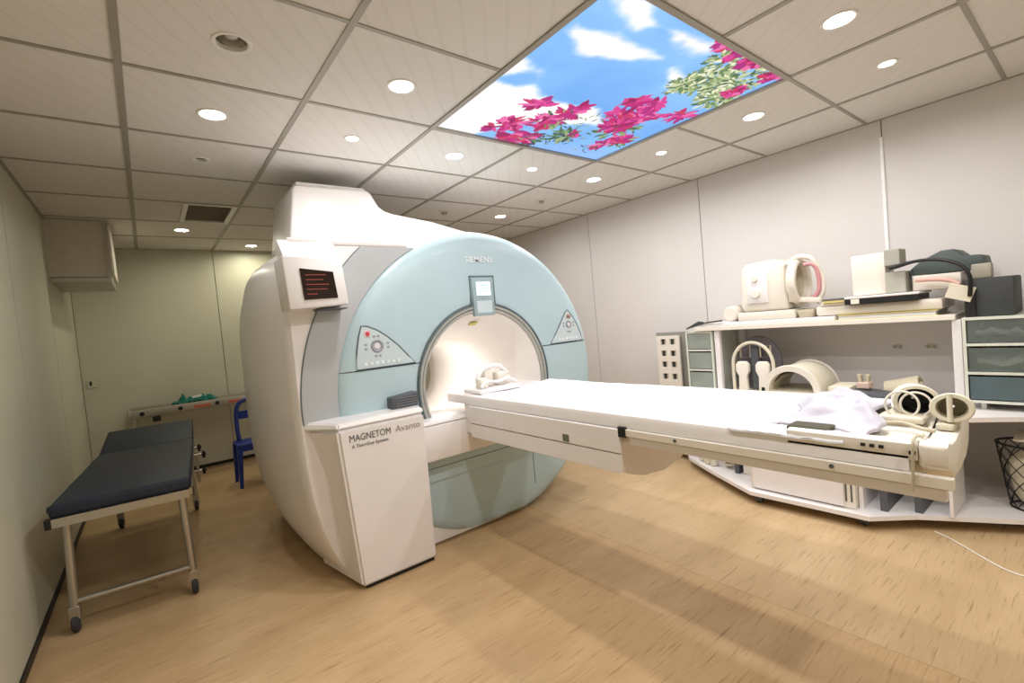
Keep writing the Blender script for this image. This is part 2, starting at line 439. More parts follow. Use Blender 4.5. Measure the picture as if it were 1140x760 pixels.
# ------------------------------------------------------------------ luminous sky picture
def vnoise(n, cells, seed):
    rng = np.random.RandomState(seed); g = rng.rand(cells + 2, cells + 2)
    t = np.linspace(0, cells, n); i = np.floor(t).astype(int); f = t - i; f = f * f * (3 - 2 * f)
    a = g[i][:, i]; b = g[i][:, i + 1]; c = g[i + 1][:, i]; d = g[i + 1][:, i + 1]
    fx = f[None, :]; fy = f[:, None]
    return (a * (1 - fx) + b * fx) * (1 - fy) + (c * (1 - fx) + d * fx) * fy
def sky_picture(n=300):
    U, V = np.meshgrid(np.linspace(0, 1, n), np.linspace(0, 1, n))      # U along x, V along y (far = 1)
    fb = sum(vnoise(n, c, s) / k for c, s, k in ((6, 1, 1), (13, 2, 2), (27, 3, 4), (55, 4, 8))) / 1.875
    img = np.zeros((n, n, 3))
    top, bot = np.array((.42, .64, .90)), np.array((.58, .77, .96))
    g = np.clip(.25 + .5 * np.abs(V - .55) * 2 + .35 * (fb - .5) * 2, 0, 1)[..., None]
    img[:] = top * (1 - g) + bot * g
    low = np.clip((V - .82) / .18, 0, 1)[..., None] * np.clip((U - .35) / .3, 0, 1)[..., None]
    img = img * (1 - .6 * low) + np.array((.58, .70, .97)) * .6 * low
    polys = [[(.01, .23), (.2, .3), (.32, .26), (.43, .17), (.34, .15), (.2, .16), (.04, .18)],
             [(.05, .05), (.12, .08), (.22, .11), (.25, .06), (.10, .0)],
             [(.24, .07), (.32, .10), (.47, .11), (.60, .07), (.52, .0), (.32, .0)],
             [(-.02, .52), (.11, .44), (.0, .41)],
             [(-.05, 1.05), (.03, .59), (.16, .57), (.32, .57), (.54, .51), (.67, .65), (.48, .75), (.29, .84), (.2, 1.05)],
             [(.56, .25), (.52, .19), (.66, .19), (.67, .26)]]
    for pl in polys:
        inside = np.zeros((n, n), bool); dist = np.full((n, n), 9.0)
        for (x0, y0), (x1, y1) in zip(pl, pl[1:] + pl[:1]):
            cond = ((y0 > V) != (y1 > V)) & (U < (x1 - x0) * (V - y0) / (y1 - y0 + 1e-12) + x0)
            inside ^= cond
            dx, dy = x1 - x0, y1 - y0
            t = np.clip(((U - x0) * dx + (V - y0) * dy) / (dx * dx + dy * dy), 0, 1)
            dist = np.minimum(dist, np.hypot(U - x0 - t * dx, V - y0 - t * dy))
        sd = np.where(inside, dist, -dist) + (fb - .42) * .13
        a = np.clip((sd + .008) / .05, 0, 1); a = (a * a * (3 - 2 * a))[..., None]
        shade = np.clip(.95 + .08 * (fb - .4), 0, 1)[..., None]
        img = img * (1 - a) + np.array((1.0, .985, .98)) * shade * a
    rng = random.Random(11)
    def leaf(u, v, ln, wd, ang, col):
        c, s = math.cos(ang), math.sin(ang); R = ln
        i0, i1 = max(0, int((v - R) * n)), min(n, int((v + R) * n) + 2); j0, j1 = max(0, int((u - R) * n)), min(n, int((u + R) * n) + 2)
        if i1 <= i0 or j1 <= j0: return
        a = (U[i0:i1, j0:j1] - u) * c + (V[i0:i1, j0:j1] - v) * s; b = -(U[i0:i1, j0:j1] - u) * s + (V[i0:i1, j0:j1] - v) * c
        t = np.abs(a / ln); m = (t < 1) & (np.abs(b) < wd * (1 - t ** 2))
        img[i0:i1, j0:j1][m] = col
    mag = [(.72, .14, .45), (.82, .26, .56), (.60, .10, .36), (.88, .42, .64), (.76, .20, .38), (.66, .16, .48)]
    grn = [(.26, .38, .30), (.40, .52, .34), (.58, .66, .48), (.24, .30, .34)]
    pale = [(.66, .72, .52), (.78, .80, .62), (.52, .60, .40), (.88, .88, .76), (.42, .50, .34)]
    def cluster(u, v, r, k, cols, ln=.03, asp=.4):
        for _ in range(k):
            a, q = rng.random() * 2 * PI, r * math.sqrt(rng.random())
            leaf(u + q * math.cos(a), v + q * math.sin(a), ln * (.5 + .8 * rng.random()), ln * asp * (.5 + .8 * rng.random()), a + (rng.random() - .5) * 1.6, rng.choice(cols))
    for u, v, r, k in ((.46, .93, .07, 40), (.60, .82, .07, 30), (.78, .66, .10, 40), (.92, .75, .06, 24), (.42, .74, .08, 26)): cluster(u, v, r, k, grn, .04, .28)
    for u, v, r, k in ((.74, .17, .11, 220), (.84, .12, .13, 260), (.92, .24, .09, 170), (.68, .24, .07, 90), (.66, .05, .08, 70)): cluster(u, v, r, k, pale + grn[:2], .022, .35)
    for u, v, r, k in ((.28, .84, .055, 42), (.40, .76, .06, 46), (.27, .63, .045, 34), (.44, .63, .05, 36), (.46, .58, .03, 16), (.37, .95, .05, 40), (.43, .93, .05, 34), (.22, .90, .03, 12), (.62, .79, .02, 7),
                       (.76, .53, .06, 52), (.74, .63, .06, 50), (.72, .41, .05, 36), (.62, .42, .04, 28), (.66, .55, .05, 36), (.90, .75, .05, 34), (.94, .42, .04, 26), (.85, .46, .03, 14), (.86, .84, .04, 22)):
        cluster(u, v, r * 1.15, int(k * .8), mag, .040, .36)
    for u, v, r, k in ((.56, .0, .04, 26), (.76, .01, .05, 50), (.93, .17, .04, 40), (.95, .02, .045, 40), (.66, .02, .03, 18)): cluster(u, v, r, k, mag[1:], .026, .5)
    for _ in range(60):
        leaf(.40 + .5 * rng.random(), .55 + .4 * rng.random(), .022, .004, rng.random() * PI, rng.choice(grn))
    return img, n
img, n = sky_picture()
me = bpy.data.meshes.new('picture_sheet')
gx = np.linspace(PX0 + hw, PX1 - hw, n); gy = np.linspace(PY0 + hw, PY1 - hw, n)
GXX, GYY = np.meshgrid(gx, gy)
co = np.stack([GXX, GYY, np.full_like(GXX, ZC + .004)], -1).reshape(-1, 3)
idx = np.arange(n * n).reshape(n, n)
q = np.stack([idx[:-1, :-1], idx[1:, :-1], idx[1:, 1:], idx[:-1, 1:]], -1).reshape(-1, 4)
root = thing('sky_picture_panel', 'glowing ceiling picture of blue sky, clouds and pink flowers', 'light panel', ((PX0 + PX1) / 2, (PY0 + PY1) / 2, ZC))
me.vertices.add(n * n); me.vertices.foreach_set('co', (co - np.array(root.location)).ravel())
me.loops.add(q.size); me.loops.foreach_set('vertex_index', q.ravel())
me.polygons.add(len(q)); me.polygons.foreach_set('loop_start', np.arange(len(q)) * 4)
me.update(calc_edges=True)
ca = me.color_attributes.new('picture', 'FLOAT_COLOR', 'POINT')
li = np.where(img <= .04045, img / 12.92, ((img + .055) / 1.055) ** 2.4)
ca.data.foreach_set('color', np.concatenate([li.reshape(-1, 3), np.ones((n * n, 1))], 1).astype(np.float32).ravel())
pm = bpy.data.materials.new('backlit print'); pm.use_nodes = True
pn = pm.node_tree.nodes; pl = pm.node_tree.links
at = pn.new('ShaderNodeVertexColor'); at.layer_name = 'picture'
pb = pn['Principled BSDF']; pb.inputs['Base Color'].default_value = (.03, .03, .03, 1); pb.inputs['Roughness'].default_value = .8; pb.inputs['Specular IOR Level'].default_value = .1
pl.new(at.outputs['Color'], pb.inputs['Emission Color']); pb.inputs['Emission Strength'].default_value = PANEL_E
me.materials.append(pm)
ps = bpy.data.objects.new('picture_sheet', me); COL.objects.link(ps); ps.parent = root
fr = B()
for a in ((PX0 - .016, PX0 + hw, PY0 - .016, PY1 + .016), (PX1 - hw, PX1 + .016, PY0 - .016, PY1 + .016), (PX0 + hw, PX1 - hw, PY0 - .016, PY0 + hw), (PX0 + hw, PX1 - hw, PY1 - hw, PY1 + .016)):
    box(fr, *a, ZC - .009, ZC - .005 + .0)
obj('frame', fr, M_BAR, root)
obj('light_box', bx(PX0 + .02, PX1 - .02, PY0 + .02, PY1 - .02, ZC + .05, ZC + .12), M_WHITE, root)

# ------------------------------------------------------------------ downlights
M_LAMP_B = mat('lit lamp lens', (1.0, .97, .90), .4, var=0, emit=9.0)
M_CHROME = mat('lamp reflector', (.78, .76, .72), .22, .9, .05)
M_TRIM = mat('lamp trim white', (.90, .89, .86), .4)
M_BULB = mat('unlit frosted lamp', (.80, .79, .76), .35)
for (x, y, big, lit, lab) in DL:
    r = .059 if big else .038
    root = thing('downlight', lab, 'ceiling light', (x, y, ZC), 0, 'recessed ceiling downlights')
    obj('trim_ring', lathe(B(), [(r - .004, .012), (r - .004, -.003), (r + .002, -.005), (r + .009, -.004), (r + .011, 0)], (x, y, ZC), 'z', 32), M_TRIM, root, smooth=40)
    obj('reflector', lathe(B(), [(r - .004, .012), (r * .82, .05), (r * .6, .075), (.0005, .08)], (x, y, ZC), 'z', 28), M_CHROME, root, smooth=60)
    if lit:
        obj('lamp', cyl(B(), (x, y, ZC + .004), r - .006, .012, 'z', 28), M_LAMP_B, root)
        la = bpy.data.lights.new('lamp_light', 'AREA'); la.shape = 'DISK'; la.size = 2 * r - .02; la.energy = BIG_W if big else SMALL_W
        la.color = LAMP_COL; la.spread = math.radians(178)
        if y > 5: la.energy *= .6; la.color = (1.0, .96, .76)
        elif x < .5: la.energy *= .4
        elif y < 1 and x < 2 or y < 0: la.energy *= 1.2  # extra power for the added, unseen downlights
        elif 2.6 < y < 2.8 and x < 2: la.energy *= .65
        lo = bpy.data.objects.new('lamp_light', la); COL.objects.link(lo); lo.location = (0, 0, .002); lo.parent = root
    else:
        obj('lamp', lathe(B(), [(.0005, .018), (r * .35, .022), (r * .5, .04), (r * .4, .07)], (x, y, ZC), 'z', 20), M_BULB, root, smooth=60)
# sprinkler heads / sensors
def sensor(x, y, r, lab):
    root = thing('smoke_detector', lab, 'smoke detector', (x, y, ZC))
    obj('base_plate', cyl(B(), (x, y, ZC - .008), r, .008, 'z', 24, .002), M_TRIM, root)
    obj('sensor_cap', lathe(B(), [(.0005, -.030), (r * .5, -.028), (r * .62, -.018), (r * .7, -.008)], (x, y, ZC), 'z', 24), M_BAR, root, smooth=50)
sensor(2.463, 4.07, .045, 'small round ceiling sensor above the white scanner top')
sensor(3.49 - .33, 3.55 - .15, .04, 'small round ceiling sensor between lit downlights along the right wall')
# air vent
vx0, vx1, vy0, vy1 = .335, .705, 4.20, 4.90
i, j = VENT
obj('ceiling_tile', bx(colx[i] + .002, vx0 - .002, rowy[j] + .002, rowy[j + 1] - .002, ZC, ZC + .016), M_TILE, CEIL)
vy0, vy1 = rowy[j] + .015, rowy[j + 1] - .015
root = thing('air_vent', 'white framed ceiling air vent with dark louvres', 'vent', ((vx0 + vx1) / 2, (vy0 + vy1) / 2, ZC))
fr = B()
for a in ((vx0, vx0 + .035, vy0, vy1), (vx1 - .035, vx1, vy0, vy1), (vx0 + .035, vx1 - .035, vy0, vy0 + .035), (vx0 + .035, vx1 - .035, vy1 - .035, vy1)): box(fr, *a, ZC - .008, ZC + .02)
obj('frame', fr, M_TRIM, root)
obj('duct', bx(vx0 + .03, vx1 - .03, vy0 + .03, vy1 - .03, ZC + .05, ZC + .10), M_VENT, root)
ns = 16
for k in range(ns):
    y = vy0 + .05 + (vy1 - vy0 - .10) * k / (ns - 1)
    bm = bx(-(vx1 - vx0) / 2 + .035, (vx1 - vx0) / 2 - .035, -.016, .016, -.0015, .0015)
    bmesh.ops.transform(bm, matrix=Matrix.Translation(((vx0 + vx1) / 2, y, ZC + .012)) @ Matrix.Rotation(math.radians(35), 4, 'X'), verts=bm.verts[:])
    obj('slat', bm, mat('vent slat', (.66, .62, .56), .6), root)

# ================================================================== MRI scanner
CX, CZ, YFR = 1.793, .955, 2.62
SCN = thing('mri_scanner', 'large white and pale blue MRI scanner with round bore', 'mri scanner', (CX, 3.4, 0))
def sgnpow(v, p): return math.copysign(abs(v) ** p, v)
def body():
    bm = B(); n = 128
    #        y     aL    aR   bT    nL   nR  shrink of base
    secs = [(2.62, 1.195, .93, .90, 9.0, 2.2), (2.635, 1.21, .95, .915, 8.5, 2.2), (2.70, 1.225, .97, .93, 8.0, 2.2), (2.85, 1.25, .98, .955, 7.5, 2.2), (3.1, 1.275, 1.02, .985, 7.0, 2.2),
            (3.5, 1.285, 1.06, 1.0, 6.5, 2.2), (3.9, 1.26, 1.04, .985, 5.0, 2.2), (4.15, 1.20, 1.0, .95, 4.0, 2.2), (4.25, 1.12, .95, .88, 3.5, 2.2)]
    rows = []
    for (y, aL, aR, bT, nL, nR) in secs:
        row = []
        for k in range(n):
            t = 2 * PI * k / n; c, s = math.cos(t), math.sin(t)
            a = aL if c < 0 else aR; e = nL if c < 0 else nR
            if s < 0: b, e = (1.35, 2.8) if c < 0 else (.935, 2.0)
            else: b = bT
            x = CX + a * sgnpow(c, 2 / e); z = CZ + b * sgnpow(s, 2 / e)
            row.append(bm.verts.new((x, y, max(z, .015))))
        rows.append(row)
    # front lip and rear ring to the bore
    def ringrow(y, r): return [bm.verts.new((CX + r * math.cos(2 * PI * k / n), y, CZ + r * math.sin(2 * PI * k / n))) for k in range(n)]
    rows = [ringrow(2.70, .55), ringrow(2.622, .62)] + rows + [ringrow(4.26, .55), ringrow(4.2, .45)]
    fs = []
    for a, b in zip(rows[:-1], rows[1:]):
        for k in range(n):
            fs.append(bm.faces.new((a[k], a[(k + 1) % n], b[(k + 1) % n], b[k])))
    bmesh.ops.remove_doubles(bm, verts=bm.verts[:], dist=1e-5)
    bmesh.ops.recalc_face_normals(bm, faces=bm.faces[:])
    return bm
obj('body_cover', body(), M_WHITE, SCN, smooth=35)
tp = [(.775, 1.60), (.79, 1.97), (.842, 2.335), (.862, 2.358), (1.335, 2.372), (1.372, 2.352), (1.392, 2.31), (1.42, 2.262), (1.46, 2.235), (1.52, 2.218), (1.85, 2.178), (2.20, 2.106), (2.45, 2.01), (2.62, 1.86), (2.62, 1.6)]
obj('turret_cover', prism(B(), tp, 'y', 3.25, 3.82, .022, 3), M_WHITE, SCN, smooth=40)
obj('turret_lid', bx(.872, 1.34, 3.275, 3.80, 2.362, 2.392, .012), M_WHITE, SCN, smooth=40)

# blue face : one lathe, split at the seam height into an upper and a lower cover
def face_bm():
    prof = [(.520, .10), (.520, -.005), (.535, -.022), (.60, -.030), (.89, -.030), (.95, -.026), (.985, -.014), (1.006, .006), (1.016, .035), (1.016, .28)]
    bm = B(); lathe(bm, prof, (CX, YFR, CZ), 'y', 128)
    for v in bm.verts:
        if v.co.z < CZ: v.co.z = max(.03, CZ + (v.co.z - CZ) * .965)
    bmesh.ops.remove_doubles(bm, verts=bm.verts[:], dist=1e-5); return bm
SEAMZ = 1.145
def half(keep_up):
    bm = face_bm(); z = SEAMZ + (.003 if keep_up else -.003)
    bmesh.ops.bisect_plane(bm, geom=bm.verts[:] + bm.edges[:] + bm.faces[:], plane_co=(0, 0, z), plane_no=(0, 0, 1), clear_inner=keep_up, clear_outer=not keep_up)
    return bm
UP = obj('upper_face_cover', half(True), M_BLUE, SCN, smooth=40)
LOW = obj('lower_face_cover', half(False), M_BLUE, SCN, smooth=40)
obj('seam_backing', lathe(B(), [(.53, -.008), (.90, -.008), (.955, .035), (.97, .25)], (CX, YFR, CZ), 'y', 96, zmin=.12), M_SEAM, SCN, smooth=40)
YS = YFR - .030          # plane of the blue face
# vertical seam and low arc groove on the lower cover
obj('lower_infill', bx(1.25, 2.36, YS - .010, YS + .02, .405, .60, .004), M_BLUE, SCN)
obj('seam', bx(2.106, 2.111, YS - .001, YS + .004, .17, .41), M_SEAM, LOW)
obj('seam', prism(B(), [(1.20, .487), (2.36, .487), (2.36, .492), (1.20, .492)], 'y', YS - .011, YS - .008), M_SEAM, LOW)
pb_ = B(); box(pb_, 1.0, 2.06, 2.64, 4.15, 0.0, .10)
obj('base_plinth', pb_, mat('shaded beige plinth', (.66, .62, .54), .6), SCN)  # beige plinth with the shade at the scanner's foot put into its colour
# grey band left of the face
def sector(r0, r1, ya, yb, zlo, zhi, n=60):
    bm = B(); pin, pout = [], []
    def clip(r):
        a_hi = PI - math.asin(min(1, (zhi - CZ) / r)); a_lo = PI + math.asin(min(1, (CZ - zlo) / r))
        return a_hi, a_lo
    ao = clip(r1); ai = clip(r0)
    for k in range(n + 1):
        t = k / n
        a = ao[0] + (ao[1] - ao[0]) * t; pout.append((CX + r1 * math.cos(a), CZ + r1 * math.sin(a)))
        a = ai[0] + (ai[1] - ai[0]) * t; pin.append((CX + r0 * math.cos(a), CZ + r0 * math.sin(a)))
    fs = []
    F = {}
    for y in (ya, yb):
        F[y] = ([bm.verts.new((p[0], y, p[1])) for p in pin], [bm.verts.new((p[0], y, p[1])) for p in pout])
    for k in range(n):
        for y in (ya, yb):
            i_, o_ = F[y]; fs.append(bm.faces.new((i_[k], i_[k + 1], o_[k + 1], o_[k])))
        for w_ in (0, 1):
            a, b = F[ya][w_], F[yb][w_]; fs.append(bm.faces.new((a[k], a[k + 1], b[k + 1], b[k])))
    for k in (0, n):
        fs.append(bm.faces.new((F[ya][0][k], F[ya][1][k], F[yb][1][k], F[yb][0][k])))
    bmesh.ops.recalc_face_normals(bm, faces=fs)
    return bm
obj('grey_side_band', sector(1.000, 1.185, YFR - .008, YFR + .06, .90, 1.845), M_GREYB, SCN, smooth=40)
obj('band_seam', sector(1.185, 1.190, YFR - .006, YFR + .06, .90, 1.845), M_SEAM, SCN, smooth=40)
# top strip of the front frame
obj('frame_lip', bx(.62, 1.30, 2.612, 2.95, 1.848, 1.885, .012), M_WHITE, SCN, smooth=40)

# bore
RING = obj('bore_ring', lathe(B(), [(.524, .0), (.522, -.026), (.514, -.032), (.500, -.030), (.497, -.016), (.493, -.026), (.478, -.024), (.470, 0)], (CX, YFR, CZ), 'y', 96), mat('ring grey', (.66, .66, .63), .4), SCN, smooth=40)
obj('ring_line', lathe(B(), [(.526, -.024), (.528, -.036), (.521, -.036), (.519, -.024)], (CX, YFR, CZ), 'y', 96), M_SEAM, RING, smooth=40)
BORE = obj('bore_tunnel', lathe(B(), [(.472, -.010), (.45, .03), (.41, .12), (.36, .24), (.325, .36), (.305, .48), (.30, .6), (.30, 1.2), (.34, 1.45), (.44, 1.60)], (CX, YFR, CZ), 'y', 96), M_BORE, SCN, smooth=60)
obj('tunnel_back', lathe(B(), [(.56, .12), (.50, .3), (.42, .6), (.42, 1.2), (.46, 1.58)], (CX, YFR, CZ), 'y', 64), M_WHITE, SCN, smooth=60)
bl = bpy.data.lights.new('bore_lamp', 'AREA'); bl.shape = 'RECTANGLE'; bl.size = .10; bl.size_y = .5; bl.energy = 3.4; bl.color = (1, .95, .89)
blo = bpy.data.objects.new('bore_lamp', bl); COL.objects.link(blo); blo.parent = SCN; blo.location = Vector((CX, 3.35, CZ + .285)) - Vector(SCN.location)
stk = B(); box(stk, 1.77, 1.83, 2.72, 2.76, 1.352, 1.356); bmesh.ops.rotate(stk, verts=stk.verts[:], cent=(1.8, 2.74, 1.354), matrix=Matrix.Rotation(math.radians(-24), 3, 'X'))
obj('sticker', stk, M_YGREEN, BORE)

# touch panel over the bore
yq = YS
MOD = obj('indicator_module', prism(B(), [(1.718, 1.40), (1.882, 1.40), (1.888, 1.655), (1.712, 1.655)], 'y', yq - .014, yq + .02, .006), mat('module grey blue', (.60, .68, .70), .4), SCN, smooth=40)
fr = B()
for a in ((1.700, 1.708, 1.47, 1.668), (1.892, 1.900, 1.47, 1.668), (1.700, 1.900, 1.660, 1.668)): box(fr, a[0], a[1], yq - .003, yq + .004, a[2], a[3])
obj('groove', fr, M_SEAM, MOD)
obj('screen', bx(1.745, 1.857, yq - .017, yq - .013, 1.535, 1.625), M_GLASSB, MOD)
fr = B()
for k, (a, b) in enumerate(((1.76, 1.84), (1.76, 1.82), (1.77, 1.84))): box(fr, a, b, yq - .0185, yq - .0165, 1.560 + .02 * k, 1.564 + .02 * k)
obj('readout', fr, mat('pale blue readout', (.55, .70, .85), .4), MOD)
obj('vent_ribs', bx(1.74, 1.86, yq - .016, yq - .013, 1.42, 1.50), M_BLUEG, MOD)
lettering('SIEMENS', .052, (1.68, yq - .0035, 1.758), (1, 0, 0), (0, 0, 1), M_TEXTL, UP, .225, .0012)

# control panels either side of the bore
def panel(poly, mirror, parent):
    P = obj('control_panel', prism(B(), poly, 'y', yq - .004, yq + .004), M_BLUEG, parent)
    c = (sum(p[0] for p in poly) / len(poly), sum(p[1] for p in poly) / len(poly))
    fr = B(); n_ = len(poly)
    tube(fr, [(p[0], yq - .003, p[1]) for p in poly], .004, 6, closed=True)
    obj('panel_edge', fr, M_SEAM, P)
    return P, c
left_poly = [(.905, 1.152), (1.262, 1.152), (1.22, 1.20), (1.165, 1.265), (1.10, 1.325), (1.04, 1.368), (.985, 1.392), (.955, 1.394), (.935, 1.34), (.915, 1.25)]
PL, _ = panel(left_poly, False, SCN)
def knobs(P, dx, dz, key, red, sx=1.0):
    rg = mat('button ring grey', (.60, .60, .63), .4); bt = mat('pale button', (.90, .88, .90), .4)
    obj('dial', lathe(B(), [(.020 * sx, -.006), (.032 * sx, -.010), (.038 * sx, -.004)], (dx, yq, dz), 'y', 24), rg, P, smooth=40)
    obj('dial_cap', cyl(B(), (dx, yq - .009, dz), .018 * sx, .006, 'y', 20, .001), bt, P)
    if red:
        obj('stop_button', cyl(B(), (red[0], yq - .012, red[1]), .011, .01, 'y', 20, .002), M_RED, P)
        obj('stop_collar', lathe(B(), [(.011, -.006), (.021, -.006), (.022, -.003)], (red[0], yq, red[1]), 'y', 20), mat('pale pink collar', (.88, .74, .76), .45), P)
    for k in range(4):
        a = PI / 2 * k
        for s in (-.012, .012):
            x = dx + .066 * sx * math.cos(a) - s * math.sin(a); z = dz + .056 * math.sin(a) + s * math.cos(a)
            obj('arrow_key', bx(x - .007, x + .007, yq - .007, yq - .003, z - .005, z + .005), rg, P)
    x0, z0, dxk, num = key
    for k in range(num):
        x = x0 + dxk * k
        obj('key', bx(x, x + dxk * .55, yq - .007, yq - .003, z0, z0 + .018), M_TEXTL, P)
knobs(PL, 1.035, 1.275, (.95, 1.170, .033, 7), (.985, 1.348))
right_poly = [(2.375, 1.152), (2.715, 1.152), (2.70, 1.20), (2.665, 1.28), (2.62, 1.35), (2.575, 1.396), (2.55, 1.38), (2.50, 1.31), (2.43, 1.22)]
PR, _ = panel(right_poly, True, SCN)
knobs(PR, 2.575, 1.285, (2.46, 1.170, .036, 6), None, .8)
obj('warning_mark', bx(2.56, 2.60, yq - .007, yq - .003, 1.33, 1.36), mat('tan mark', (.70, .56, .50), .5), PR)

# display housing on the left
DISP = obj('display_housing', prism(B(), [(.555, 1.765), (.845, 1.752), (.862, 1.512), (.568, 1.495)], 'y', 2.47, 2.66, .012, 2), M_WHITE, SCN, smooth=40)
obj('display_hood', prism(B(), [(2.50, 1.752), (2.66, 1.752), (2.66, 1.868), (2.62, 1.868)], 'x', .575, .85), M_WHITE, DISP)
SCRN = obj('display_screen', prism(B(), [(.632, 1.700), (.792, 1.682), (.805, 1.548), (.640, 1.543)], 'y', 2.464, 2.474), M_SCREEN, DISP)
fr = B()
for k in range(5):
    z = 1.665 - .024 * k
    box(fr, .655, .655 + (.10, .085, .11, .10, .05)[k], 2.4625, 2.4645, z, z + .004)
obj('readout', fr, M_REDTXT, SCRN)
obj('hood_clip', bx(.72, .86, 2.50, 2.64, 1.492, 1.498), M_DGREY, DISP)

# front electronics box
def loft_quads(bm, lower, upper):
    a = [bm.verts.new(p) for p in lower]; b = [bm.verts.new(p) for p in upper]; n_ = len(a)
    fs = [bm.faces.new(a[::-1]), bm.faces.new(b)]
    for k in range(n_): fs.append(bm.faces.new((a[k], a[(k + 1) % n_], b[(k + 1) % n_], b[k])))
    bmesh.ops.recalc_face_normals(bm, faces=fs)
    return bm
bm = loft_quads(B(), [(.775, 2.455, .02), (1.212, 2.455, .02), (1.212, 2.70, .02), (.70, 2.90, .02)], [(.722, 2.440, .866), (1.212, 2.440, .866), (1.212, 2.70, .866), (.56, 2.75, .866)])
es = [e for e in bm.edges if e.calc_face_angle(0) > .6]
bmesh.ops.bevel(bm, geom=es, offset=.012, segments=2, affect='EDGES')
FBOX = obj('front_console', bm, M_WHITE, SCN, smooth=40)
bm = loft_quads(B(), [(.722, 2.440, .870), (1.212, 2.440, .870), (1.212, 2.66, .870), (.575, 2.66, .870)], [(.730, 2.455, .902), (1.212, 2.455, .902), (1.212, 2.66, .912), (.585, 2.66, .912)])
es = [e for e in bm.edges if e.calc_face_angle(0) > .6]
bmesh.ops.bevel(bm, geom=es, offset=.008, segments=2, affect='EDGES')
obj('console_lid', bm, M_WHITE, SCN, smooth=40)
yv = 2.4375
lettering('MAGNETOM', .052, (.775, yv + .002, .795), (1, 0, 0), (0, -0.018, 1), M_TEXT, FBOX, .225)
lettering('Avanto', .050, (1.03, yv + .002, .797), (1, 0, 0), (0, -0.018, 1), mat('light grey lettering', (.62, .60, .58), .5), FBOX, .15)
lettering('A Tim+Dot System', .024, (.785, yv + .002, .762), (1, 0, 0), (0, -0.018, 1), M_TEXT, FBOX, .20)
obj('skirt', bx(.80, 1.20, 2.47, 2.70, 0, .022), M_BLACK, SCN)
ga = B(); prism(ga, [(1.06, .905), (1.222, .905), (1.226, .988), (1.062, .972)], 'y', 2.52, 2.60, .006)
GRIP = obj('grey_connector_block', ga, M_DGREY, SCN, smooth=40)
for k in range(4): obj('rib', bx(1.085, 1.215, 2.516, 2.521, .918 + .014 * k, .924 + .014 * k), mat('rib grey', (.45, .46, .48), .5), GRIP)
# dock for the table
obj('table_dock', bx(1.214, 2.40, 2.47, 2.72, .565, .775, .01), M_WHITE, SCN, smooth=40)
obj('dock_top', prism(B(), [(2.47, .778), (2.80, .778), (2.80, .80), (2.48, .80)], 'x', 1.214, 2.40, .006), M_WHITE, SCN, smooth=40)
# service marks on the left flank
for y, z in ((3.0, 1.05), (2.82, .62)):
    obj('access_cap', cyl(B(), (.53 + (3.0 - y) * .15, y, z), .012, .012, 'x', 16), M_WHITE2, SCN)

# ================================================================== patient table
TBL = thing('patient_table', 'long white cantilevered patient table sliding out of the scanner bore', 'patient table', (1.83, 1.8, .60))
obj('table_top', prism(B(), [(1.50, .866), (1.50, .905), (1.505, .918), (1.545, .918), (1.60, .905), (1.83, .893), (2.03, .905), (2.08, .918), (2.115, .918), (2.12, .905), (2.12, .866)], 'y', .33, 2.66), M_WHITE, TBL, smooth=30)
for x0, x1 in ((1.490, 1.512), (2.108, 2.130)):
    obj('side_rail', bx(x0, x1, .245 if x0 < 1.8 else .40, 1.262, .834, .864, .003), M_WHITE2, TBL)
    obj('lower_rail', bx(x0 + (.012 if x0 < 1.8 else -.012), x1 + (.012 if x0 < 1.8 else -.012), .26 if x0 < 1.8 else .42, 1.22, .800, .830, .003), M_WHITE, TBL)
obj('rail_carrier', bx(1.53, 2.09, .34, 1.30, .80, .865), M_WHITE2, TBL)
cap = [(1.497, .884), (1.497, .940), (1.53, .945), (1.60, .925), (1.72, .908), (1.83, .905), (1.95, .915), (2.03, .940), (2.11, .945), (2.16, .93), (2.16, .85), (2.11, .80), (1.98, .785), (1.80, .80), (1.62, .826)]
bm = prism(B(), cap, 'y', .25, .31, .010)
for v in bm.verts: v.co.y += .055 * (v.co.x - 1.49) / .63
EC = obj('end_cap', bm, M_WHITE2, TBL, smooth=40)
bm = prism(B(), [(1.50, .895), (1.50, .938), (1.53, .942), (1.60, .922), (1.83, .900), (2.04, .930), (2.08, .94), (2.115, .93), (2.115, .895)], 'y', .31, .62, .004)
for v in bm.verts:
    if v.co.y < .45: v.co.y += .055 * (v.co.x - 1.49) / .63
obj('end_tray', bm, M_WHITE2, TBL, smooth=35)
for y in (.42, .40, .38): obj('socket', bx(1.494, 1.501, y, y + .010, .918, .926), M_BLACK, TBL)
obj('socket', bx(1.494, 1.501, .315, .328, .912, .920), M_BLACK, TBL)
for y in (.5, 1.0): obj('rail_screw', cyl(B(), (1.486, y, .850), .006, .006, 'x', 12), M_DGREY, TBL)
obj('support_body', prism(B(), [(1.505, .865), (1.505, .690), (1.56, .650), (1.66, .620), (1.80, .607), (1.93, .625), (2.04, .68), (2.12, .77), (2.15, .865)], 'y', 1.275, 2.47), M_WHITE, TBL, smooth=30)
SP = obj('side_panel', bx(1.488, 1.506, 1.262, 2.40, .758, .860, .003), M_WHITE, TBL)
obj('side_panel', bx(1.490, 1.508, 1.266, 2.40, .672, .754, .003), M_WHITE, TBL)
obj('emblem', bx(1.486, 1.489, 1.555, 1.595, .765, .798), mat('olive emblem', (.40, .42, .30), .5), SP)
obj('bracket', bx(1.488, 1.53, 1.225, 1.266, .828, .872, .003), M_BLACK, TBL)

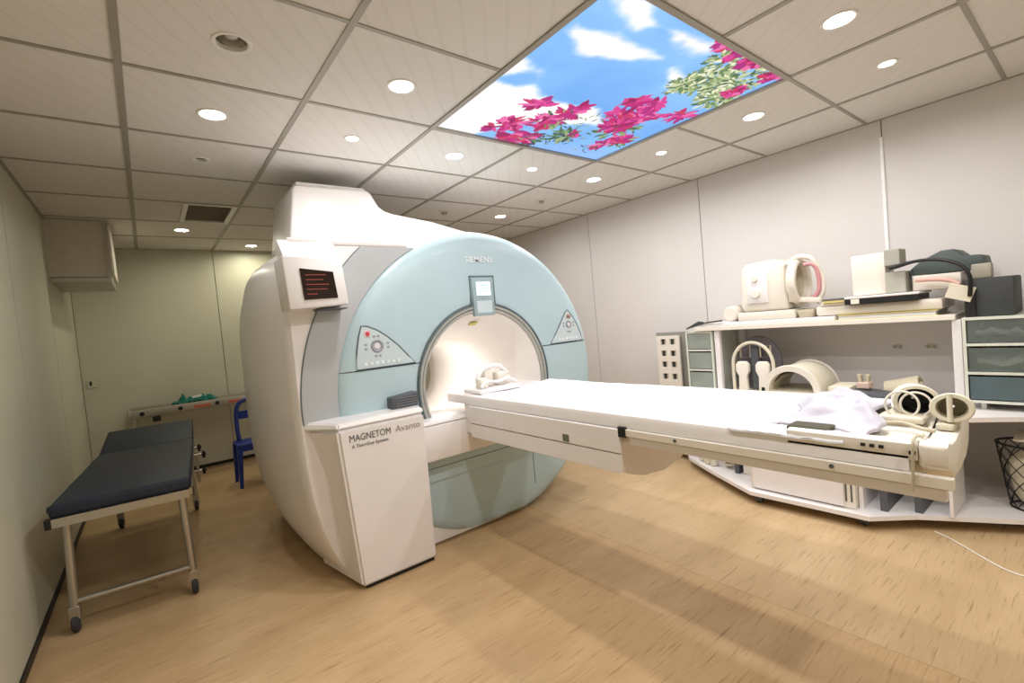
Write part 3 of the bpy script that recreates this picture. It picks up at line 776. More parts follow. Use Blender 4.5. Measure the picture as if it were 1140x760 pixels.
# sheet, linen and coils on the table
def sheet_fn(x, y, z, u, v):
    d = abs(x - 1.83) / .33
    z = .905 + .018 * d * d + (z - .9)
    if u < .06: z -= (.06 - u) * .35
    return x + .012 * math.sin(y * 6.0), y + .03 * math.sin(x * 9) * (1 - v), z
sh = cloth(B(), 1.535, 2.145, .70, 2.40, .90, 36, 90, .006, 5.0, 2.0, .006, sheet_fn)
tag(obj('table_sheet', sh, M_SHEET, smooth=60), 'smooth white sheet covering the patient table', 'sheet')
def linen_fn(x, y, z, u, v):
    e = min(1, 4 * min(u, 1 - u), 4 * min(v, 1 - v) + .3)
    z = .930 + (z - .930) * e + .022 * e * (1 - (2 * u - 1) ** 2) + .018 * math.sin(7 * x + 22 * y) ** 2 * e
    return x + .02 * math.sin(y * 25) + .06 * (v - .5), y + .02 * math.sin(x * 21) + .10 * (u - .5), z
ln = cloth(B(), 1.57, 2.09, .455, .70, .930, 60, 50, .030, 11.0, 7.0, .010, linen_fn)
tag(obj('crumpled_linen', ln, M_LINEN, smooth=80), 'crumpled lilac white linen heaped on the patient table', 'linen')
hang = cloth(B(), 1.495, 1.57, .47, .80, .925, 8, 24, .012, 14, 3.0, .008, lambda x, y, z, u, v: (x, y, z - (1 - u) * .012))
tag(obj('linen_edge_towel', hang, M_SHEET, smooth=80), 'narrow folded white towel along the table edge', 'towel')
# dark slab standing in for the dark gap under the linen
tag(base_to_floor(obj('dark_gap_slab', bx(1.525, 1.60, .515, .63, .922, .946, .008), mat('dark gap olive', (.27, .26, .19), .8))), 'dark olive slab standing in for the dark gap under the crumpled linen', 'pad')

def shell_tube(name, label, c, r, ln_, axis_dir, outer, inner, wall_=.014, squash=.85, group=None, extra=None):
    """open coil shell lying on the table: outer cover, inner lining, rim"""
    root = thing(name, label, 'coil', (c[0], c[1], c[2] - r * squash), 0, group)
    d = Vector(axis_dir).normalized(); s = d.cross(Vector((0, 0, 1))).normalized(); u = s.cross(d)
    def ring(t, rr): return [Vector(c) + d * t + s * rr * math.cos(2 * PI * k / 40) + u * rr * squash * math.sin(2 * PI * k / 40) for k in range(40)]
    def skin(rows):
        bm = B(); R = [[bm.verts.new(p) for p in q] for q in rows]; fs = []
        for a, b in zip(R[:-1], R[1:]):
            for k in range(40): fs.append(bm.faces.new((a[k], a[(k + 1) % 40], b[(k + 1) % 40], b[k])))
        bmesh.ops.recalc_face_normals(bm, faces=fs); return bm
    h = ln_ / 2
    obj('outer_shell', skin([ring(h, r - wall_), ring(h, r - .003), ring(h - .006, r), ring(-h + .02, r * .97), ring(-h, r * .9), ring(-h, r - wall_ - .002)]), outer, root, smooth=40)
    obj('inner_lining', skin([ring(h - .001, r - wall_), ring(h - .02, r - wall_ - .004), ring(-h + .005, r - wall_ - .006), ring(-h + .002, .004)]), inner, root, smooth=40)
    if extra: extra(root, Vector(c), d, s, u)
    return root
def nc_extra(root, c, d, s, u):
    obj('base_saddle', bx(c.x - .12, c.x + .05, c.y - .045, c.y + .075, .912, .932, .008), M_CREAM, root)
    for k, (o1, rr) in enumerate(((.03, .038), (.06, .042))):
        pts = [c + d * (.062 + .01 * k) + s * (.035 * (k - .5) + .02 + rr * math.cos(a)) + u * (rr * math.sin(a) - .01) for a in [2 * PI * t / 28 for t in range(28)]]
        obj('loop_cable', tube(B(), pts, .0035, 8, closed=True), M_WHITE2, root, smooth=60)
shell_tube('neck_coil', 'cream head coil shell with black lining at the table end', (1.95, .405, .968), .060, .11, (-.95, -.28, .08), M_CREAM, M_BLACK, extra=nc_extra)
def ek_extra(root, c, d, s, u):
    bm = B()
    pts = [c + d * .042 + u * (.046 * t) + s * .004 for t in (-.9, -.45, 0, .45, .9)]
    tube(bm, pts, .007, 8); obj('divider', bm, M_CREAM, root, smooth=60)
    obj('foot', bx(c.x - .06, c.x + .05, c.y - .012, c.y + .030, .908, .928, .006), M_CREAM, root)
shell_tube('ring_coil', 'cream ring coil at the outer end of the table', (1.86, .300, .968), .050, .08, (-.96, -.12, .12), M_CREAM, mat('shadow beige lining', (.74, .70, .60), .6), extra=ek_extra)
cb = [(1.72 + .03 * math.sin(t * 5), .44 - .13 * t, .932) for t in [k / 16 for k in range(17)]]
tag(obj('coil_cable', tube(B(), cb, .006, 8), M_CREAM_D, smooth=60), 'thin beige coil cable lying on the table end', 'cable')
cb = [(1.66, .33, .926), (1.60, .32, .934), (1.54, .318, .950), (1.492, .318, .945), (1.484, .318, .89), (1.484, .32, .85), (1.484, .322, .82)]
tag(obj('hanging_cable', tube(B(), cb, .0035, 8), M_CREAM_D, smooth=60), 'thin grey cable hanging over the table edge near its end', 'cable')
# positioning head rest at the bore
HR = thing('head_rest', 'white head rest with padded side posts lying at the bore mouth', 'head rest', (1.72, 2.46, .915))
obj('base_plate', bx(1.56, 1.88, 2.36, 2.56, .918, .945, .010), M_WHITE, HR, smooth=40)
for x, y, z1, w_ in ((1.62, 2.43, 1.01, .03), (1.69, 2.48, 1.05, .035), (1.78, 2.46, 1.03, .035), (1.85, 2.49, 1.00, .025)):
    obj('side_post', bx(x - w_, x + w_, y - .035, y + .035, .943, z1, .014, 3), M_WHITE2, HR, smooth=40)
obj('forehead_bar', tube(B(), [(1.60, 2.45, 1.00), (1.64, 2.45, 1.055), (1.72, 2.46, 1.075), (1.80, 2.47, 1.06), (1.85, 2.47, 1.01)], .016, 10), M_WHITE, HR, smooth=60)
obj('strap', tube(B(), [(1.58, 2.38, .955), (1.64, 2.40, .985), (1.72, 2.40, .975), (1.80, 2.40, .985), (1.87, 2.40, .955)], .010, 8), M_SHEET, HR, smooth=60)

# ================================================================== blue couch
def caster(root, x, y, r=.045, m=M_STEEL, local=True, z=0.0, ax='y', top=.10):
    c = obj('caster', bx(x - .022, x + .022, y - .022, y + .022, z + top - .035, z + top + .03, .004), m, root, local=local)
    fk = B()
    for s in (-1, 1):
        if ax == 'y': box(fk, x - .012, x + .012, y + s * .019, y + s * .022, z + r * .8, z + top - .03)
        else: box(fk, x + s * .019, x + s * .022, y - .012, y + .012, z + r * .8, z + top - .03)
    obj('fork', fk, m, c, local=local)
    wc = (x, y - .014, z + r) if ax == 'y' else (x - .014, y, z + r)
    obj('wheel', cyl(B(), wc, r, .028, ax, 24, .006), M_RUBBER, c, local=local, smooth=40)
    wc = (x, y - .016, z + r) if ax == 'y' else (x - .016, y, z + r)
    obj('hub', cyl(B(), wc, r * .45, .032, ax, 16), M_DGREY, c, local=local)
    return c
CO = thing('examination_couch', 'dark navy padded examination couch on steel legs with casters', 'couch', (-.165, 3.14, 0), math.radians(-4.2))
Wc, Lc = .285, 1.86
obj('seat_pad', bx(-Wc, Wc, -.01, 1.38, .598, .662, .018, 3), M_VINYLB, CO, local=True, smooth=40)
bm = bx(-Wc, Wc, 0, .50, 0, .062, .018, 3)
bmesh.ops.transform(bm, matrix=Matrix.Translation((0, 1.392, .600)) @ Matrix.Rotation(math.radians(11), 4, 'X'), verts=bm.verts[:])
obj('back_pad', bm, M_VINYLB, CO, local=True, smooth=40)
bm = B()
box(bm, -Wc + .012, Wc - .012, -.02, .015, .556, .598); box(bm, -Wc + .012, Wc - .012, Lc - .06, Lc - .03, .556, .598)
for s in (-1, 1): box(bm, s * (Wc - .015) - .015, s * (Wc - .015) + .015, .015, Lc - .06, .56, .597)
obj('frame', bm, M_STEEL, CO, local=True)
for sx in (-1, 1):
    for yy in (.06, 1.70):
        lx = sx * .235
        obj('leg', tube(B(), [(lx, yy, .57), (lx + sx * .012, yy, .09)], .019, 12), M_STEEL, CO, local=True, smooth=60)
        caster(CO, lx + sx * .012, yy, ax='x')
for yy in (.06, 1.70): obj('cross_brace', tube(B(), [(-.24, yy, .15), (.24, yy, .15)], .014, 10), M_STEEL, CO, local=True, smooth=60)
for s in (-1, 1): obj('side_brace', tube(B(), [(s * .235, .3, .56), (s * .05, 1.5, .30)], .010, 8), M_STEEL, CO, local=True, smooth=60)
obj('corner_block', bx(-Wc - .014, -Wc + .012, -.022, .02, .552, .60, .004), M_BLACK, CO, local=True)
for yy, z in ((.10, .60), (1.25, .60)):
    obj('corner_knob', cyl(B(), (-Wc - .022, yy, z + .02), .018, .03, 'x', 14, .004), M_BLACK, CO, local=True, smooth=40)
for yy, z, ln_ in ((1.16, .615, .035), (1.02, .585, .06), (1.20, .43, .05)):
    kn = obj('knob_stem', tube(B(), [(Wc - .01, yy, z), (Wc + ln_, yy, z)], .008, 8), M_STEEL, CO, local=True, smooth=60)
    k2 = B(); 
    for a in range(3):
        t = 2 * PI * a / 3 + .3
        tube(k2, [(Wc + ln_, yy, z), (Wc + ln_, yy + .030 * math.cos(t), z + .030 * math.sin(t))], .009, 8)
    cyl(k2, (Wc + ln_ - .012, yy, z), .014, .026, 'x', 12)
    obj('star_knob', k2, M_BLACK, kn, local=True, smooth=40)
obj('adjuster_post', tube(B(), [(Wc + .012, 1.22, .57), (Wc + .012, 1.22, .34)], .010, 8), M_STEEL, CO, local=True, smooth=60)

# ================================================================== aluminium trolley with green cloth, stool
TR = thing('stretcher_trolley', 'aluminium railed stretcher trolley standing against the back wall', 'trolley', (.45, 6.25, 0))
RAIL = obj('side_rail', bx(-.19, 1.12, 6.06, 6.09, .715, .80, .006), M_ALU, TR, smooth=40)
obj('side_rail', bx(-.19, 1.12, 6.40, 6.43, .715, .80, .006), M_ALU, TR, smooth=40)
obj('end_rail', bx(-.21, -.18, 6.06, 6.43, .72, .795, .006), M_ALU, TR, smooth=40)
obj('deck', bx(-.18, 1.12, 6.09, 6.40, .768, .790, .004), mat('taupe deck', (.50, .46, .38), .6), TR)
for x in (-.10, .22, .55, .88): obj('rail_plug', cyl(B(), (x, 6.053, .757), .021, .010, 'y', 16), M_BLACK, RAIL)
for x in (.34, .66): obj('warning_sticker', bx(x, x + .15, 6.0575, 6.0605, .735, .765), M_ORANGE, RAIL)
for x, dx in ((-.16, -.10), (1.05, .03)):
    for y in (6.10, 6.38):
        obj('leg', tube(B(), [(x, y, .73), (x + dx, y, .04)], .018, 10), M_ALU, TR, smooth=60)
        obj('foot', cyl(B(), (x + dx, y, 0), .024, .05, 'z', 12, .004), M_RUBBER, TR)
obj('lock_lever', bx(-.02, .05, 6.05, 6.07, .66, .715, .006), M_BLACK, TR)
gc = cloth(B(), .17, .56, 6.11, 6.36, .792, 30, 20, .12, 13, 1.5, .006, lambda x, y, z, u, v: (x + .02 * math.sin(y * 40), y + .01 * math.sin(x * 30), .792 + (z - .792) * min(1, 5 * min(u, 1 - u), 5 * min(v, 1 - v) + .2)))
tag(obj('green_drape', gc, M_GREEN, smooth=70), 'crumpled surgical green cloth on the aluminium trolley', 'cloth')
tag(base_to_floor(obj('glove_packet', prism(B(), [(.33, .835), (.42, .84), (.43, .86), (.34, .855)], 'y', 6.13, 6.19, .003), M_SHEET)), 'small white packet on the green cloth', 'packet')

ST = thing('plastic_chair', 'bright blue plastic chair half hidden behind the scanner', 'chair', (.74, 5.28, 0))
sm = bx(.585, .90, 5.12, 5.44, .385, .415, .012, 2)
obj('seat', sm, M_BLUEP, ST, smooth=40)
for x, y, dx, dy in ((.605, 5.145, -.02, -.02), (.88, 5.145, .02, -.02), (.605, 5.415, -.02, .02), (.88, 5.415, .02, .02)):
    bm = loft_quads(B(), [(x + dx - .014, y + dy - .014, 0), (x + dx + .014, y + dy - .014, 0), (x + dx + .014, y + dy + .014, 0), (x + dx - .014, y + dy + .014, 0)],
                    [(x - .024, y - .024, .39), (x + .024, y - .024, .39), (x + .024, y + .024, .39), (x - .024, y + .024, .39)])
    obj('leg', bm, M_BLUEP, ST)
for y in (5.125, 5.42): obj('apron', bx(.60, .885, y, y + .015, .345, .39), M_BLUEP, ST)
arch = [(.64, 5.13, .40), (.635, 5.118, .55), (.645, 5.105, .70), (.675, 5.10, .775), (.72, 5.098, .80), (.78, 5.098, .805), (.83, 5.10, .79), (.865, 5.108, .74), (.875, 5.118, .62), (.87, 5.13, .40)]
arch = [(p[0], 5.41 + (5.13 - p[1]), p[2]) for p in arch]
obj('back_hoop', tube(B(), arch, .021, 10), M_BLUEP, ST, smooth=60)
obj('back_slat', prism(B(), [(.66, .62), (.86, .62), (.86, .70), (.66, .70)], 'y', 5.418, 5.432, .004), M_BLUEP, ST)

# ================================================================== boxed unit high on the left wall, wall plate
AB = thing('boxed_air_unit', 'boxed-in unit fixed high in the left wall corner under the ceiling', 'wall unit', (-.36, 5.52, 2.0))
obj('casing', bx(XL, -.172, 5.20, 5.86, 2.015, ZC - .005), M_WALLL, AB)
obj('front_board', bx(XL, -.19, 5.185, 5.20, 2.03, ZC - .005), mat('board pinkish white', (.82, .79, .73), .5), AB)
obj('lower_frame', prism(B(), [(XL, 1.985), (-.175, 1.985), (-.170, 2.025), (XL, 2.025)], 'y', 5.17, 5.90, .004), M_ALU, AB)
for y in (5.172, 5.55):
    obj('edge_trim', bx(-.192, -.168, y, y + .02, 2.02, ZC - .006), M_ALU, AB)
obj('side_grille', bx(-.174, -.150, 5.25, 5.84, 2.05, ZC - .02, .006), M_WHITE2, AB)
obj('side_gap', bx(-.172, -.166, 5.19, 5.235, 2.03, ZC - .01), M_BLACK, AB)
WP = thing('wall_socket', 'cream wall plate with dark slot near the back left corner', 'wall socket', (-.47, YB - .012, 1.07))
obj('plate', bx(-.515, -.43, YB - .010, YB - .0005, 1.06, 1.15, .003), M_WALLL, WP)
obj('slot', bx(-.492, -.475, YB - .014, YB - .009, 1.085, 1.13), M_BLACK, WP)

# ================================================================== coil storage cart by the right wall
CT = thing('storage_cart', 'long white coil storage cart on casters along the right wall', 'cart', (3.6, 1.2, 0))
plan = [(4.06, 2.30), (3.60, 2.30), (3.46, 2.20), (3.36, 2.05), (3.24, 1.86), (3.10, 1.62), (3.03, 1.50), (3.045, .855), (3.12, .78), (3.22, .68), (3.32, .52), (3.42, .36), (3.52, .20), (3.60, -.02), (3.62, -.30), (4.06, -.30)]
obj('base_shelf', prism(B(), plan, 'z', .062, .088), M_WHITE, CT)
obj('worktop', prism(B(), [(4.06, 2.25), (3.60, 2.25), (3.42, 2.12), (3.22, 1.75), (3.12, 1.50), (3.13, .86), (3.25, .60), (3.50, .22), (3.62, -.05), (3.62, -.30), (4.06, -.30)], 'z', .60, .625), M_WHITE, CT)
obj('back_panel', bx(4.062, 4.078, -.30, 2.30, .06, 1.12), M_WALLR, CT)
CAB = obj('cabinet', bx(3.10, 3.60, .93, 1.52, .09, .598, .003), M_WHITE2, CT)
obj('cabinet_door', bx(3.086, 3.099, .985, 1.50, .10, .59, .003), M_WHITE, CAB)
for y in (.945, .972): obj('door_gap', bx(3.097, 3.101, y, y + .008, .13, .56), M_DGREY, CAB)
obj('side_panel', bx(3.14, 3.60, .905, .925, .088, .598), M_WHITE, CT)
for x, y in ((3.17, .80), (3.25, .665)): obj('divider', bx(x, x + .36, y, y + .035, .088, .598), M_DGREY, CT)
obj('divider', bx(3.28, 3.60, .545, .56, .088, .598), M_WHITE, CT)
obj('divider', bx(3.30, 3.60, 1.70, 1.73, .088, .598), M_DGREY, CT)
obj('inner_box', bx(3.32, 3.6, 1.56, 1.68, .09, .58, .004), M_WHITE2, CT)
for x, y in ((3.10, 1.47), (3.13, .90), (3.95, 1.47), (3.95, .9), (3.9, -.2), (3.9, 2.1)): caster(CT, x, y, .026, M_DGREY, local=False, ax='x', top=.045)
obj('top_shelf', bx(3.58, 4.06, .545, 2.14, 1.125, 1.155, .003), M_WHITE2, CT)
for y in (1.96, .545): obj('upright', bx(3.60, 3.64, y - .02, y + .02, .625, 1.124, .003), M_WHITE, CT)
obj('upright', bx(4.01, 4.05, 1.94, 1.98, .625, 1.124, .003), M_WHITE, CT); obj('upright', bx(4.01, 4.05, .525, .565, .625, 1.124, .003), M_WHITE, CT)
for y in (.914, .739):
    HK = thing('wall_hook', 'small metal hook on the panel under the shelf, %s' % ('left one' if y > .8 else 'right one'), 'hook', (4.06, y, .915), 0, 'hooks under the shelf')
    obj('plate', bx(4.054, 4.061, y - .022, y + .022, .918, .944, .002), M_STEEL, HK)
    for s in (-1, 1): obj('prong', tube(B(), [(4.054, y + s * .012, .935), (4.035, y + s * .018, .925), (4.025, y + s * .024, .938)], .004, 8), M_STEEL, HK, smooth=60)

def drawers(name, label, x0, y0, y1, z0, z1, mats3, group, depth=.42, fill=(), lips=False):
    D = thing(name, label, 'drawer unit', (x0 + depth / 2, (y0 + y1) / 2, z0), 0, group)
    f = B(); t = .014
    box(f, x0, x0 + depth, y0, y0 + t, z0, z1); box(f, x0, x0 + depth, y1 - t, y1, z0, z1)
    box(f, x0 + depth - .01, x0 + depth, y0 + t, y1 - t, z0, z1)
    h = (z1 - z0) / 3
    for k in range(4): box(f, x0, x0 + depth - .01, y0 + t, y1 - t, z0 + h * k - (t if k == 3 else 0), z0 + h * k + (0 if k == 3 else t))
    obj('frame', f, M_DRAWF, D)
    for k in range(3):
        a, b = z0 + h * k + t + .006, z0 + h * (k + 1) - .012
        bm = B()
        box(bm, x0 + .004, x0 + .009, y0 + t + .006, y1 - t - .006, a, b, .001)
        box(bm, x0 + .009, x0 + depth - .03, y0 + t + .006, y0 + t + .010, a, b); box(bm, x0 + .009, x0 + depth - .03, y1 - t - .010, y1 - t - .006, a, b)
        box(bm, x0 + .009, x0 + depth - .03, y0 + t + .010, y1 - t - .010, a, a + .004)
        dr = obj('drawer', bm, mats3[k], D)
        if lips: obj('drawer_lip', bx(x0 - .010, x0 + .004, y0 + t + .02, y1 - t - .02, b - .02, b - .004, .003), M_DRAWF, dr)
        if k in fill:
            bm = cloth(B(), x0 + .03, x0 + depth - .06, y0 + .05, y1 - .05, a + .02, 14, 18, .09, 11, 3.0 + k, .02)
            obj('contents', bm, mat('pale contents', (.72, .73, .70), .8), dr, smooth=70)
    return D
# tinted drawers
drawers('drawer_tower', 'narrow white drawer tower with three greenish drawers under the left shelf end', 3.60, 2.00, 2.235, .63, 1.122, [M_CLEARD] * 3, 'plastic drawer towers', .40, (0, 1, 2))
drawers('drawer_tower', 'wide drawer tower of smoky teal drawers at the right photo edge', 3.55, -.14, .515, .665, 1.135, [M_TEALD, mat('smoky drawer plastic', (.50, .54, .52), .2, 0, .1, 6, alpha=.38), mat('smoky drawer plastic', (.5, .55, .53))], 'plastic drawer towers', .45, (1, 2))
# stand below the wide tower
obj('upright', bx(3.60, 3.98, .44, .46, .626, .662), M_WHITE, CT); obj('upright', bx(3.60, 3.98, -.10, -.08, .626, .662), M_WHITE, CT)

# perforated spine coil panel and grey board at the left end
SP2 = thing('spine_coil_panel', 'white spine coil panel with two columns of square holes', 'coil', (3.72, 2.48, .088))
def holed(x0, x1, y0, y1, z0, z1, hs):
    bm = B(); ysl = sorted({y0, y1} | {v for h in hs for v in h[:2]}); zsl = sorted({z0, z1} | {v for h in hs for v in h[2:]})
    for a, b in zip(ysl[:-1], ysl[1:]):
        for c, d in zip(zsl[:-1], zsl[1:]):
            if any(h[0] <= (a + b) / 2 <= h[1] and h[2] <= (c + d) / 2 <= h[3] for h in hs): continue
            box(bm, x0, x1, a, b, c, d)
    return bm
hs = []
for zc in (1.035, .93, .83, .72, .61, .50, .39, .28): 
    for yc in (2.43, 2.525): hs.append((yc - .028, yc + .028, zc - .026, zc + .026))
obj('front_plate', holed(3.70, 3.72, 2.365, 2.595, .09, 1.09, hs), M_WHITE2, SP2)
obj('backing', bx(3.722, 3.73, 2.37, 2.59, .09, 1.085), M_CHAR, SP2)
for h in hs[:12]:
    obj('pad_edge', bx(3.712, 3.722, h[0] + .006, h[0] + .022, h[2], h[3]), M_CREAM_D, SP2)
tag(base_to_floor(obj('grey_spine_board', prism(B(), [(2.30, .09), (2.60, .09), (2.62, 1.12), (2.30, 1.12)], 'x', 3.735, 3.765, .004), mat('mid grey board', (.55, .54, .51), .6))), 'flat grey board standing behind the perforated panel', 'board')
obj('end_tray', bx(3.62, 4.06, 2.30, 2.66, .062, .088, .003), M_WHITE, CT)

# ---- on the worktop
KN = thing('knee_coil', 'dark grey arched coil frame holding two white paddles, on the cart', 'coil', (3.62, 1.72, .625))
y0 = 1.70
arcp = lambda r, zc, hw_, n_=18: [(y0 + hw_ * math.cos(PI * k / n_), zc + r * math.sin(PI * k / n_)) for k in range(n_ + 1)]
outer = [(y0 + .165, .63)] + arcp(.20, .86, .165) + [(y0 - .165, .63)]
inner = [(y0 - .13, .63)] + arcp(.165, .86, .13)[::-1] + [(y0 + .13, .63)]
obj('back_plate', prism(B(), outer, 'x', 3.72, 3.76, .01), mat('purple grey foam', (.42, .39, .41), .7), KN)
obj('arch_tube', tube(B(), [(3.62, p[0], p[1]) for p in [(y0 + .15, .64)] + arcp(.17, .85, .15) + [(y0 - .15, .64)]], .013, 8), M_CREAM, KN, smooth=60)
obj('center_post', bx(3.655, 3.70, y0 - .03, y0 + .03, .63, .98, .008), M_DGREY, KN)
for s in (-1, 1):
    c = y0 + s * .075
    pd = [(c - .035, .63), (c + .035, .63), (c + .03, .76), (c + .05, .80), (c + .05, .85), (c + .03, .875), (c - .03, .875), (c - .05, .85), (c - .05, .80), (c - .03, .76)]
    obj('white_paddle', prism(B(), pd, 'x', 3.60, 3.64, .008), M_WHITE2, KN, smooth=40)
    obj('upper_frame', tube(B(), [(3.67, c - .04, .90), (3.67, c - .04, .99), (3.67, c + .035, .985), (3.67, c + .035, .90)], .008, 8, closed=True), M_CREAM_D, KN, smooth=60)
obj('base_foot', bx(3.56, 3.80, y0 - .17, y0 + .17, .626, .65, .006), M_CREAM, KN)

AC_ = thing('arch_coil', 'cream arched coil tunnel on a flat base, on the cart worktop', 'coil', (3.55, 1.36, .625))
yc = 1.345
prof = [(.165, -.17), (.172, -.16), (.172, .16), (.165, .17), (.145, .17), (.140, .16), (.140, -.16), (.145, -.17), (.165, -.17)]
obj('arch_shell', lathe(B(), prof, (3.55, yc, .70), 'x', 40, 0, PI), M_CREAM, AC_, smooth=40)
for t in (-.172, .168): obj('rim_band', lathe(B(), [(.178, t - .010), (.182, t), (.178, t + .012), (.142, t + .012), (.140, t - .010), (.178, t - .010)], (3.55, yc, .70), 'x', 40, 0, PI), M_WHITE2, AC_, smooth=40)
obj('base', bx(3.33, 3.76, yc - .18, yc + .18, .626, .70, .010), M_CREAM, AC_, smooth=40)
obj('inner_pad', lathe(B(), [(.138, -.12), (.138, .14), (.125, .14), (.125, -.12)], (3.55, yc, .70), 'x', 30, .4, PI - .4), M_CREAM_D, AC_, smooth=40)
obj('latch', bx(3.36, 3.38, yc + .165, yc + .185, .70, .725, .003), M_BLACK, AC_)
tag(base_to_floor(obj('cream_module', bx(3.40, 3.62, 1.015, 1.135, .626, .745, .008), M_CREAM, smooth=40)), 'cream block beside the arched coil on the cart', 'block')
tag(base_to_floor(obj('grey_wedge', prism(B(), [(.76, .626), (1.0, .626), (1.0, .735), (.76, .705)], 'x', 3.34, 3.52, .006), M_DGREY, smooth=40)), 'dark grey wedge pad on the cart behind the linen', 'pad')
FX = thing('flex_coil_connector', 'small beige connector with two prongs on the cart', 'connector', (3.62, .955, .736))
obj('body', bx(3.42, 3.50, .92, .985, .737, .775, .006), mat('pale pink plastic', (.84, .74, .68), .5), FX)
for s in (-1, 1): obj('prong', prism(B(), [(.945 + s * .018, .773), (.960 + s * .018, .773), (.965 + s * .022, .82), (.945 + s * .022, .82)], 'x', 3.44, 3.48, .003), M_CREAM_D, FX)
def half_shell(name, label, c, r, L_, tilt, m):
    root = thing(name, label, 'coil', (c[0], c[1], .626))
    bm = lathe(B(), [(r, -L_ / 2), (r, L_ / 2), (r - .015, L_ / 2), (r - .015, -L_ / 2), (r, -L_ / 2)], c, 'y', 28, .35, PI - .2)
    bmesh.ops.rotate(bm, verts=bm.verts[:], cent=c, matrix=Matrix.Rotation(tilt, 3, 'X'))
    obj('shell', bm, m, root, smooth=40)
    obj('rib', bx(c[0] - .02, c[0] + .02, c[1] - L_ / 2, c[1] + L_ / 2, .628, c[2] + r - .02, .008), m, root)
half_shell('shell_coil', 'cream half-round coil shell on the cart behind the head coil', (3.62, .79, .705), .075, .17, -.25, M_CREAM_D)
tag(base_to_floor(obj('white_coil_stack', bx(3.30, 3.52, 1.56, 1.60, .626, .66, .006), M_WHITE)), 'small white slab by the arched coil base', 'block')
# gripper-like parts on the left wing of the base shelf
JN = thing('joint_fixture', 'cream jointed positioning fixture on the left wing of the cart base', 'fixture', (3.42, 1.98, .088))
for k, (x, y, r_) in enumerate(((3.44, 2.06, .03), (3.40, 1.99, .035), (3.37, 1.93, .028))):
    obj('joint', cyl(B(), (x, y, .09), r_, .07, 'z', 16, .006), M_CREAM, JN, smooth=40)
obj('arm', tube(B(), [(3.44, 2.06, .17), (3.40, 1.99, .18), (3.37, 1.93, .16)], .018, 10), M_CREAM, JN, smooth=60)
tag(base_to_floor(obj('cable_coil', tube(B(), [(3.40 + .05 * math.cos(t), 1.80 + .05 * math.sin(t), .11 + .004 * t) for t in [k * .35 for k in range(60)]], .008, 8), M_CREAM_D, smooth=60)), 'coiled grey cable on the cart base shelf', 'cable')

# ---- on the top shelf
ZT = 1.155
tag(base_to_floor(obj('long_white_board', bx(3.60, 3.98, 1.135, 2.10, ZT, ZT + .03, .006), M_WHITE, smooth=40)), 'long white flat board on the left of the top shelf', 'board')
tag(base_to_floor(obj('flat_coil_pad', bx(3.62, 3.98, .60, 1.25, ZT + .034, ZT + .098, .014), M_WHITE2, smooth=40)), 'thick white flat pad on the right of the top shelf', 'pad')
YC = thing('yellow_folder', 'thin yellow card folder lying under the white pad', 'folder', (3.78, .92, ZT))
obj('cover', bx(3.60, 3.95, .62, 1.125, ZT, ZT + .004), M_YELLOW, YC); obj('cover', bx(3.597, 3.95, .62, 1.12, ZT + .028, ZT + .033), M_YELLOW, YC)
obj('papers', bx(3.605, 3.94, .63, 1.115, ZT + .004, ZT + .028), M_SHEET, YC)
# wheel/knob roll at left
RL = thing('foam_roll', 'small white roll cushion at the left end of the top shelf', 'cushion', (3.80, 1.88, ZT + .03))
obj('roll', lathe(B(), [(.0005, -.16), (.05, -.16), (.058, -.15), (.058, .15), (.05, .16), (.0005, .16)], (3.80, 1.86, ZT + .035 + .058), 'x', 28), M_WHITE2, RL, smooth=40)
obj('band', lathe(B(), [(.059, -.05), (.061, -.04), (.061, .04), (.059, .05)], (3.80, 1.86, ZT + .093), 'x', 28), M_CREAM_D, RL, smooth=40)
tag(base_to_floor(obj('white_slab', bx(3.62, 3.92, 1.38, 1.79, ZT + .031, ZT + .095, .012), M_WHITE2, smooth=40)), 'thick white slab under the white head coil', 'pad')
tag(base_to_floor(obj('beige_tray', prism(B(), [(1.275, ZT + .031), (1.355, ZT + .031), (1.372, ZT + .085), (1.26, ZT + .085)], 'x', 3.62, 3.90, .008), M_CREAM_D, smooth=40)), 'beige shallow tray beside the white slab on the top shelf', 'tray')
HC = thing('head_coil', 'white block head coil with open round end and pink cable, on the top shelf', 'coil', (3.78, 1.50, ZT + .096))
zb = ZT + .097
obj('housing', prism(B(), [(1.42, zb), (1.74, zb), (1.76, zb + .05), (1.745, zb + .33), (1.70, zb + .36), (1.50, zb + .37), (1.44, zb + .33)], 'x', 3.62, 3.90, .02, 3), M_WHITE2, HC, smooth=40)
obj('end_ring', lathe(B(), [(.13, 0), (.145, -.015), (.165, -.01), (.17, .03), (.15, .05), (.135, .05), (.125, .03), (.13, 0)], (3.72, 1.36, zb + .19), 'y', 40), M_WHITE2, HC, smooth=40)
obj('end_liner', lathe(B(), [(.13, .02), (.12, .05), (.10, .065), (.0005, .07)], (3.72, 1.36, zb + .19), 'y', 32), M_CREAM_D, HC, smooth=40)
obj('face_plate', bx(3.608, 3.622, 1.55, 1.70, zb + .06, zb + .28, .005), M_WHITE, HC, smooth=40)
for z, q_ in ((zb + .24, .02), (zb + .13, .03)): obj('face_knob', cyl(B(), (3.59, 1.635, z), q_, .02, 'x', 18, .004), M_WHITE2, HC, smooth=40)
obj('cable', tube(B(), [(3.66, 1.32, zb + .30), (3.66, 1.27, zb + .30), (3.67, 1.245, zb + .26), (3.68, 1.238, zb + .18), (3.68, 1.245, zb + .11), (3.68, 1.28, zb + .07), (3.68, 1.32, zb + .06)], .014, 10), M_PINK, HC, smooth=60)
